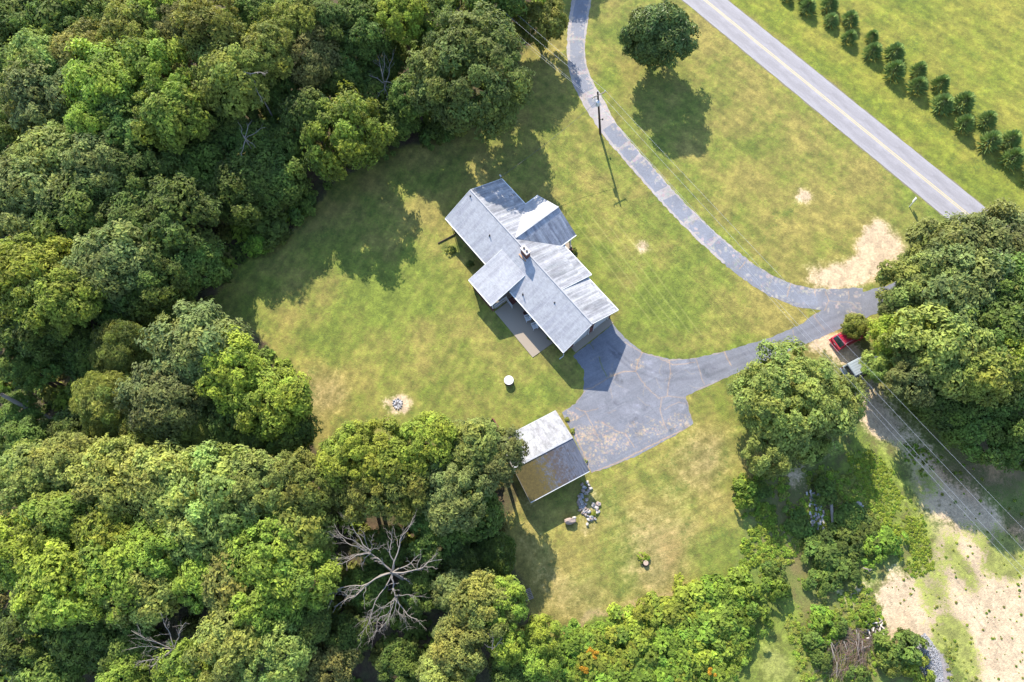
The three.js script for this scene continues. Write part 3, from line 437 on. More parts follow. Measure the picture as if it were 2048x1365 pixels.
  fascia(-0.028, HE, 0, HR, T); fascia(-0.028, HE, 9.4, HR, T); fascia(S + 0.028, HE, 0, HR, T); fascia(S + 0.028, HE, 8.79, HR, T); fascia(13.63, 2.72, -3, 4.26, 2.5); fascia(18.39, HE, 9.4, HR, T); fascia(8.95, 2.72, -3, 4.26, 2.5);
  // chimney with two flues, vent pipes, service mast
  const ch = part('chimney', bx(1.15, 1.5, 0.58, 11.75, 5.45, -4.1), brickMat, house, 'brick chimney with pale cap');
  part('chimney_cap', bx(1.3, 0.22, 0.74, 11.75, 6.22, -4.1), std([0.5, 0.44, 0.4], 0.85), ch); for (const x of [11.48, 12.02]) part('flue', new THREE.CylinderGeometry(0.14, 0.14, 0.16, 12, 1, false).translate(x, 6.38, -4.1), black, ch);
  part('flashing', bx(1.35, 0.03, 0.3, 11.75, swH(3.62) + 0.03, -3.64).rotateX(0), std([0.4, 0.25, 0.15], 0.7, { metalness: 0.3 }), ch, 'rust stained flashing');
  for (const [s, t, h] of [[6.4, 2.5, 0.38], [0.6, 3.9, 0.3], [15.2, 0.85, 0.55], [18.9, 2.9, 0.15]]) { const y = swH(t); const v = part('vent_pipe', cyl(0.055, 0.055, h, 10, s, y + h / 2, -t), black, house); part('vent_collar', cyl(0.06, 0.14, 0.08, 10, s, y + 0.05, -t), black, v); }
  part('service_mast', [cyl(0.035, 0.035, 1.5, 8, 0.3, 3.6, -9.05), bx(0.34, 0.1, 0.12, 0.3, 4.3, -9.05)], galv, house);
  part('meter_box', new RoundedBoxGeometry(0.3, 0.45, 0.2, 2, 0.03).translate(0.4, 1.5, -9.06), galv, house);
  // concrete beside the house
  const toW = (s, t) => { const v = new THREE.Vector3(s, 0, -t).applyAxisAngle(new THREE.Vector3(0, 1, 0), -hAng).add(hO); return [v.x, v.z]; };
  const cuv = (x, z) => [x, z];
  struct('patio', slab([[13.55, 0.07, 2.6], [21.5, 0.07, 2.75], [21.62, 0.07, -0.45], [13.55, 0.07, -0.45]], 0.06).rotateY(-hAng).translate(hO.x, 0, hO.z), concrete);
  struct('garage_apron', slab([[23.38, 0.04, -1.85], [24.4, 0.04, -1.85], [24.4, 0.04, -8.15], [23.38, 0.04, -8.15]], 0.03).rotateY(-hAng).translate(hO.x, 0, hO.z), concrete);
  // two slatted chairs on the patio
  const chair = thing('patio_chair', 'white slatted chair on the patio, the one closer to the porch railing', 'chair');
  const w = white, sl = (n, g) => part(n, g, w, chair);
  for (let i = 0; i < 5; i++) sl('seat_slat', bx(0.52, 0.022, 0.085, 0, 0.37 - i * 0.018, 0.2 - i * 0.1, 0, 0, -0.16));
  for (let i = 0; i < 5; i++) sl('back_slat', bx(0.092, 0.78, 0.022, -0.2 + i * 0.1, 0.66, -0.36, 0, 0, -0.42));
  for (const s of [-1, 1]) { sl('arm', bx(0.12, 0.025, 0.66, s * 0.32, 0.56, -0.02)); sl('leg', bx(0.03, 0.56, 0.09, s * 0.29, 0.28, 0.24)); sl('leg', bx(0.03, 0.5, 0.09, s * 0.29, 0.26, -0.3, 0, 0, -0.35)); }
  sl('crossbar', bx(0.56, 0.06, 0.03, 0, 0.72, -0.4)); sl('crossbar', bx(0.56, 0.07, 0.03, 0, 0.33, 0.25));
  const put = (c, s, t, turn) => { const [x, z] = toW(s, t); c.position.set(x, 0.07, z); c.rotation.y = -hAng + turn; c.scale.setScalar(1.12); };
  put(chair, 17.1, 0.0, -0.35);
  const c2 = chair.clone(); c2.name = numbered('patio_chair'); c2.userData = { ...chair.userData, label: 'white slatted chair on the patio, the one farther from the porch railing' }; scene.add(c2); put(c2, 18.5, 0.0, -0.3);
  chair.userData.group = c2.userData.group = 'white slatted chairs on the patio';
  const bin = thing('patio_pot', 'dark red planter pot against the brick wall beside the patio chairs', 'pot'); { const [x, z] = toW(16.35, 0.22); bin.position.set(x, 0.07, z); }
  part('pot', new THREE.LatheGeometry([[0, 0], [0.16, 0], [0.24, 0.42], [0.27, 0.42], [0.27, 0.48], [0.22, 0.48], [0.21, 0.4], [0, 0.38]].map((p) => new THREE.Vector2(...p)), 16), std([0.16, 0.03, 0.03], 0.6), bin); part('soil', cyl(0.2, 0.2, 0.03, 12, 0, 0.41, 0), std([0.04, 0.03, 0.02], 1), bin);
}
// long dark drain pipe lying out from the house's far end
{
  const a = at(876, 487, 0.09), b = at(911, 468, 0.14), o = thing('drain_pipe', 'dark brown drain pipe lying on the grass beside the far end of the house', 'pipe', a.clone().setY(0));
  const l = b.clone().sub(a).setY(0); part('pipe', limb([new THREE.Vector3(0, 0.09, 0), l.clone().multiplyScalar(0.5).setY(0.1), l.clone().setY(0.12)], 0.085, 0.085, 10), darkWood, o);
  part('elbow', limb([l.clone().setY(0.12), l.clone().multiplyScalar(1.06).setY(0.25), l.clone().multiplyScalar(1.07).setY(0.7)], 0.07, 0.06, 8), darkWood, o);
}

// ───────── the shed ─────────
const mossRoof = (() => { // 7.7 m x 4.4 m: moss thick at the wooded end, thinning to bare streaked shingle
  const W = 1024, H = 600, [cv, g] = canvasOf(W, H), img = g.createImageData(W, H), D = img.data;
  for (let y = 0, k = 0; y < H; y++) for (let x = 0; x < W; x++, k += 4) {
    const u = x / W, n = nz(nzB, x, y), f = nz(nzF, x, y), b = nz(nzA, x + 60, y + 130), row = y % 20 < 3 ? 0.8 : 1;
    let v = (118 + 60 * (nz(nzB, (x * 2) | 0, (y >> 2) + 80) - 0.5) + 30 * (f - 0.5)) * row, R = v, G = v + 2, B = v + 12;
    const rust = step(0.5, 0.62, n * 0.45 + f * 0.4 + b * 0.25 - Math.abs(u - 0.58) * 0.6 + 0.05); R += (108 - R) * rust * 0.8; G += (90 - G) * rust * 0.8; B += (78 - B) * rust * 0.8;
    const spot = step(0.62, 0.68, f * 0.5 + n * 0.45 - Math.max(0, u - 0.8) * 0.5) * (u > 0.38 ? 1 : 0); R += (54 - R) * spot * 0.7; G += (50 - G) * spot * 0.7; B += (50 - B) * spot * 0.7;
    const fleck = nz(nzF, x + 200, y + 60) > 0.86 && u > 0.36 && u < 0.72 ? 1 : 0; R += (205 - R) * fleck * 0.6; G += (205 - G) * fleck * 0.6; B += (212 - B) * fleck * 0.6;
    const moss = step(0.46, 0.56, 0.95 - u * 1.05 + (n - 0.5) * 0.4 + (f - 0.5) * 0.55 + (b - 0.5) * 0.12), q = 0.75 + n * 0.35 + (f - 0.5) * 0.3; R += (124 * q - R) * moss; G += (106 * q - G) * moss; B += (52 * q - B) * moss;
    D[k] = R; D[k + 1] = G; D[k + 2] = B; D[k + 3] = 255;
  }
  g.putImageData(img, 0, 0); const t = texOf(cv); return t;
})();
{
  const L = 7.67, hw = 4.05, e0 = 2.6, r0 = 3.95, a = at(960 + 460 / 4.55, 780 + 1025 / 4.55, e0), b = at(960 + 995 / 4.55, 780 + 740 / 4.55, e0), ang = Math.atan2(b.z - a.z, b.x - a.x);
  const shed = thing('shed', 'square shed with one white roof slope and one mossy roof slope', 'shed', a.clone().setY(0), -ang);
  const V = (s, h, t) => [s, h, -t];
  part('roof', slab([V(0, e0, 2 * hw), V(0, r0, hw), V(L, r0, hw), V(L, e0, 2 * hw)], 0.12), roofMat(roofTexture(16, '166,166,168', '112,110,112', 190, 0.5), 0.7), shed, 'bright whitish roof slope');
  const mg = slab([V(0, e0, 0), V(L, e0, 0), V(L, r0 - 0.003, hw), V(0, r0 - 0.003, hw)], 0.12), uv = mg.attributes.uv; const sl = Math.hypot(hw, r0 - e0);
  let u0 = 1e9, v0 = 1e9, u1 = -1e9; for (let i = 0; i < uv.count; i++) { u0 = Math.min(u0, uv.getX(i)); u1 = Math.max(u1, uv.getX(i)); v0 = Math.min(v0, uv.getY(i)); }
  const pos = mg.attributes.position; for (let i = 0; i < uv.count; i++) uv.setXY(i, pos.getX(i) / L, (uv.getY(i) - v0) / sl);
  part('roof', mg, new THREE.MeshStandardMaterial({ map: mossRoof, color: new THREE.Color(0.66, 0.66, 0.66), roughness: 0.85, bumpMap: bumpRep(8, 4), bumpScale: 0.02 }), shed, 'moss covered grey roof slope');
  part('ridge_cap', bx(L, 0.04, 0.22, L / 2, r0 + 0.02, -hw - 0.06), roofPale, shed);
  const gab = (holes) => wall([[0, 0], [2 * hw - 0.8, 0], [2 * hw - 0.8, e0 - 0.02], [hw - 0.4, r0 - 0.16], [0, e0 - 0.02]], holes, 0.2);
  part('wall', gab([[2.2, 0, 5.0, 2.1]]).rotateY(Math.PI / 2).translate(L - 0.5, 0, -0.4), blockMat, shed); part('wall', gab([]).rotateY(Math.PI / 2).translate(0.3, 0, -0.4), blockMat, shed);
  for (const z of [-0.5, -2 * hw + 0.5]) part('wall', bx(L - 1.0, e0 - 0.02, 0.2, L / 2, (e0 - 0.02) / 2, z), blockMat, shed);
  const d = part('door', bx(0.06, 2.1, 0.08, L - 0.4, 1.05, -2.64), white, shed); for (let k = 0; k < 4; k++) part('panel', bx(0.05, 0.5, 2.7, L - 0.42, 0.27 + k * 0.52, -4.02), offWhite, d);
  part('gutter', bx(L, 0.09, 0.09, L / 2, e0 - 0.06, 0.047), offWhite, shed); part('gutter', bx(L, 0.07, 0.07, L / 2, e0 - 0.06, -2 * hw - 0.037), offWhite, shed);
  for (const s of [-0.025, L + 0.025]) for (const k of [0, 1]) part('fascia', bx(0.045, 0.15, sl).rotateX(k ? -Math.atan2(r0 - e0, hw) : Math.atan2(r0 - e0, hw)).translate(s, (e0 + r0) / 2 - 0.07, -hw * (0.5 + k)), weathered, shed);
}

// ───────── foliage building blocks ─────────
// a clump is a dome of leaves about one unit in radius, with its leaves gathered in sprigs
function clumpGeo(seed, { sprigs = 95, per = 8, leaf = 0.15, droop = 0.2, narrow = 0.55, flat = 0.8, spread = 0.2, needle = false } = {}) {
  const r = rngOf(seed), P = [], C = [], I = [], N = [], d = new THREE.Vector3(), c = new THREE.Vector3(), a = new THREE.Vector3(), b = new THREE.Vector3(), n = new THREE.Vector3();
  const lump = Array.from({ length: 7 }, () => [new THREE.Vector3(r() * 2 - 1, r() * 1.3 - 0.3, r() * 2 - 1).normalize(), r() * 0.35]);
  for (let s = 0; s < sprigs; s++) {
    const y = 1 - 1.45 * (s + 0.5) / sprigs, ph = s * 2.39996 + r() * 0.7, q = Math.sqrt(Math.max(0, 1 - y * y));
    d.set(q * Math.cos(ph), y, q * Math.sin(ph)).normalize();
    let rad = 0.74 + r() * 0.22; for (const [v, k] of lump) rad += k * Math.pow(Math.max(0, d.dot(v)), 6);
    if (r() < 0.18) rad *= 0.7;
    c.copy(d).multiplyScalar(rad); c.y *= flat;
    const tone = 0.62 + r() * 0.76;
    for (let l = 0; l < per; l++) {
      const out = new THREE.Vector3(r() * 2 - 1, r() * 2 - 1, r() * 2 - 1).normalize();
      const p = c.clone().addScaledVector(out, spread * Math.sqrt(r()));
      n.copy(d).multiplyScalar(0.75).add(new THREE.Vector3(0, 0.65, 0)).addScaledVector(new THREE.Vector3(r() * 2 - 1, r() * 2 - 1, r() * 2 - 1), 0.6).normalize();
      if (needle) a.copy(d).multiplyScalar(0.8).add(new THREE.Vector3(r() - 0.5, 0.7 + r() * 0.4, r() - 0.5)).normalize(); else a.set(r() * 2 - 1, (r() - 0.5) - droop, r() * 2 - 1);
      a.addScaledVector(n, -a.dot(n)).normalize(); b.crossVectors(n, a);
      const L = leaf * (0.7 + r() * 0.6), W = L * narrow, i0 = P.length / 3, fold = L * 0.16, k = tone * (0.85 + r() * 0.3);
      const put = (u, w, f) => { P.push(p.x + a.x * u + b.x * w + n.x * f, p.y + a.y * u + b.y * w + n.y * f, p.z + a.z * u + b.z * w + n.z * f); N.push(n.x, n.y, n.z); C.push(k, k, k * 0.95); };
      put(-L, 0, 0); put(L, 0, -fold * 0.6); put(0.05 * L, W, fold); put(0.05 * L, -W, fold);
      I.push(i0, i0 + 1, i0 + 2, i0, i0 + 3, i0 + 1);
    }
  }
  const g = new THREE.BufferGeometry();
  g.setAttribute('position', new THREE.Float32BufferAttribute(P, 3)); g.setAttribute('color', new THREE.Float32BufferAttribute(C, 3)); g.setIndex(I); 
  const q = g.toNonIndexed(); q.computeVertexNormals(); return q;
}

const LEAFY = [0, 1, 2, 3, 4].map((i) => clumpGeo(100 + i, { sprigs: 46, per: 7, leaf: 0.19, spread: 0.32, narrow: 0.52, flat: 0.95 }));
const BIGLEAF = [0, 1, 2].map((i) => clumpGeo(140 + i, { sprigs: 50, per: 7, leaf: 0.2, narrow: 0.42, droop: 0.05, spread: 0.3 }));
const FEATHER = [0, 1, 2].map((i) => clumpGeo(160 + i, { sprigs: 70, per: 8, leaf: 0.24, narrow: 0.15, spread: 0.3, flat: 1.0, needle: true }));
const TUFT = [0, 1, 2].map((i) => clumpGeo(180 + i, { sprigs: 30, per: 6, leaf: 0.3, narrow: 0.55, spread: 0.3 }));
const KIND = { // leaf colour of each sort of tree
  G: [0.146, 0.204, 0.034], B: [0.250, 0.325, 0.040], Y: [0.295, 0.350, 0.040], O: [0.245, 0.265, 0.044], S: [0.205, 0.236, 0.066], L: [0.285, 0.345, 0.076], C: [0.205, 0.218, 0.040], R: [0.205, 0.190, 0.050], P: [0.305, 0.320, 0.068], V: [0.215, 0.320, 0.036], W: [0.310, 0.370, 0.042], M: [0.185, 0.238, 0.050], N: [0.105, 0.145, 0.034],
};
const leafMats = {};
function leafMat(kind, tone = 0, rough = 0.92, trans = 0.46) {
  const k = kind + tone + rough; if (leafMats[k]) return leafMats[k];
  const f = [1, 0.86, 1.14][tone], w = [1, 1.05, 0.96][tone], c = KIND[kind];
  return leafMats[k] = new THREE.MeshPhysicalMaterial({ color: new THREE.Color(c[0] * f * w, c[1] * f, c[2] * f), vertexColors: true, roughness: rough, specularIntensity: 0.4, transmission: trans, thickness: 0, side: THREE.DoubleSide });
}
const whiteLeaf = new THREE.MeshPhysicalMaterial({ color: 0xffffff, vertexColors: true, roughness: 0.92, specularIntensity: 0.4, transmission: 0.35, thickness: 0, side: THREE.DoubleSide });
// leaf clumps set at many places, joined into one geometry
function joined(clumps, items) {
  let n = 0; for (const it of items) n += clumps[it.g].attributes.position.count;
  const P = new Float32Array(n * 3), N = new Float32Array(n * 3), C = new Float32Array(n * 3), up = new THREE.Vector3(0, 1, 0), q = new THREE.Quaternion(), q2 = new THREE.Quaternion(), M = new THREE.Matrix4(); let o = 0;
  for (const it of items) {
    q.setFromUnitVectors(up, it.d).multiply(q2.setFromAxisAngle(up, it.turn)); M.compose(it.p, q, it.s);
    const e = M.elements, g = clumps[it.g], p = g.attributes.position.array, c = g.attributes.color.array, m = p.length;
    for (let i = 0; i < m; i += 3) {
      const x = p[i], y = p[i + 1], z = p[i + 2], k = o + i;
      P[k] = e[0] * x + e[4] * y + e[8] * z + e[12]; P[k + 1] = e[1] * x + e[5] * y + e[9] * z + e[13]; P[k + 2] = e[2] * x + e[6] * y + e[10] * z + e[14];
      C[k] = c[i] * it.c[0]; C[k + 1] = c[i + 1] * it.c[1]; C[k + 2] = c[i + 2] * it.c[2];
    }
    o += m;
  }
  const g = new THREE.BufferGeometry(); g.setAttribute('position', new THREE.BufferAttribute(P, 3)); g.setAttribute('color', new THREE.BufferAttribute(C, 3)); g.setAttribute('normal', new THREE.BufferAttribute(N, 3)); g.computeVertexNormals(); return g;
}
function crownItems(r, R, RY, nClump, { rc, low = -0.35, dens = 1, lobes = 6, lobe = 0.5 } = {}) { // round a centre at the origin
  rc = rc || Math.min(1.15, Math.max(0.55, R * 0.235));
  const items = [], count = Math.round(dens * 2.9 * (1 - low) * R * RY / (rc * rc));
  const L = Array.from({ length: lobes }, (_, i) => { const a = i / lobes * 6.283 + r() * 1.2; return [new THREE.Vector3(Math.cos(a), -0.1 + r() * 1.0, Math.sin(a)).normalize(), (r() - 0.3) * lobe]; });
  for (let i = 0; i < count; i++) {
    const y = 1 - (1 - low) * (i + 0.5) / count, ph = i * 2.39996 + r() * 0.9, q = Math.sqrt(Math.max(0, 1 - y * y)), d = new THREE.Vector3(q * Math.cos(ph), y, q * Math.sin(ph));
    let k = 0.72 + r() * 0.28; for (const [v, a] of L) k += a * Math.pow(Math.max(0, d.dot(v)), 3);
    const inner = r(); if (inner < 0.2) k *= 0.55 + r() * 0.2; else if (inner > 0.93) k *= 1.12;
    const s = rc * (0.6 + 0.75 * r()), v = 0.82 + r() * 0.36, w = (r() - 0.5) * 0.2;
    items.push({ g: r() * nClump | 0, p: new THREE.Vector3(d.x * (R - rc * 0.5) * k, d.y * (RY - rc * 0.45) * k, d.z * (R - rc * 0.5) * k), d: new THREE.Vector3(d.x * 0.8 + (r() - 0.5) * 0.6, Math.abs(d.y) * 0.6 + 0.55, d.z * 0.8 + (r() - 0.5) * 0.6).normalize(), turn: r() * 6.28, s: new THREE.Vector3(s * (0.8 + r() * 0.4), s * (0.7 + r() * 0.4), s * (0.8 + r() * 0.4)), c: [v * (1 + w), v, v * (1 - w)] });
  }
  return items;
}
// crowns of a few sizes, each with its own limbs and lobes; trees of one size share them, turned and stretched
const POOLS = {}, nextOf = {};
function crownShape(kind, R) {
  const classes = kind === 'feather' ? [[2.9, 3]] : [[2.3, 4], [3.2, 6], [4.2, 6], [5.6, 3]];
  let best = classes[0]; for (const c of classes) if (Math.abs(Math.log(R / c[0])) < Math.abs(Math.log(R / best[0]))) best = c;
  const key = kind + best[0]; if (!POOLS[key]) { POOLS[key] = Array.from({ length: best[1] }, (_, i) => { const r = rngOf(3000 + best[0] * 100 + i * 17 + kind.length), cl = kind === 'feather' ? FEATHER : LEAFY; return joined(cl, crownItems(r, best[0], best[0] * 0.85, cl.length, kind === 'feather' ? { rc: 0.85, low: -0.5, lobe: 0.35 } : {})); }); nextOf[key] = 0; }
  return [POOLS[key][nextOf[key]++ % best[1]], best[0]];
}
function trunkGeo(r, h, R, girth) {
  const top = new THREE.Vector3((r() - 0.5) * 0.6, h, (r() - 0.5) * 0.6), mid = new THREE.Vector3((r() - 0.5) * 0.3, h * 0.5, (r() - 0.5) * 0.3), g = [limb([new THREE.Vector3(0, -0.1, 0), mid, top], girth, girth * 0.4, 7)];
  for (let i = 0; i < 7; i++) { const a = i / 7 * 6.28 + r(), y = h * (0.5 + 0.45 * r()), b = mid.clone().lerp(top, y / h); b.y = y; g.push(limb([b, new THREE.Vector3(b.x + Math.cos(a) * R * 0.45, y + R * 0.3, b.z + Math.sin(a) * R * 0.45), new THREE.Vector3(b.x + Math.cos(a) * R * 0.85, y + R * 0.5, b.z + Math.sin(a) * R * 0.85)], girth * 0.42, girth * 0.1, 5)); }
  return g;
}
// a tree whose crown shows at photo position (px, py) with a radius of rpx photo pixels; top = its height in metres
let treeSeed = 500;
function tree(name, px, py, rpx, top, kind, label, category = 'tree', group, o = {}) {
  const r = rngOf(treeSeed += 7), guess = at(px, py, top * 0.7), R = rpx * mPerPx(guess) * 1.04, RY = o.ry || Math.min(top * 0.47, R * (o.tall || 0.88)), hc = top - RY, c = at(px, py, hc + RY * 0.35);
  const t = thing(name, label, category, new THREE.Vector3(c.x, 0, c.z), 0, group);
  part('trunk', trunkGeo(r, hc + RY * 0.3, R * 0.8, 0.09 + top * 0.016), bark, t);
  let g, R0, RY0;
  if (o.own) { g = joined(o.own, crownItems(r, R, RY, o.own.length, o)); R0 = R; RY0 = RY; } else { [g, R0] = crownShape(o.feather ? 'feather' : 'leafy', R); RY0 = R0 * 0.85; }
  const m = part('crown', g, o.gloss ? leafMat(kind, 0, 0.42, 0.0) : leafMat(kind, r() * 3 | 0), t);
  m.position.y = hc; m.rotation.y = r() * 6.283; m.scale.set(R / R0, RY / RY0, R / R0);
  return t;
}
const F = { feather: true };

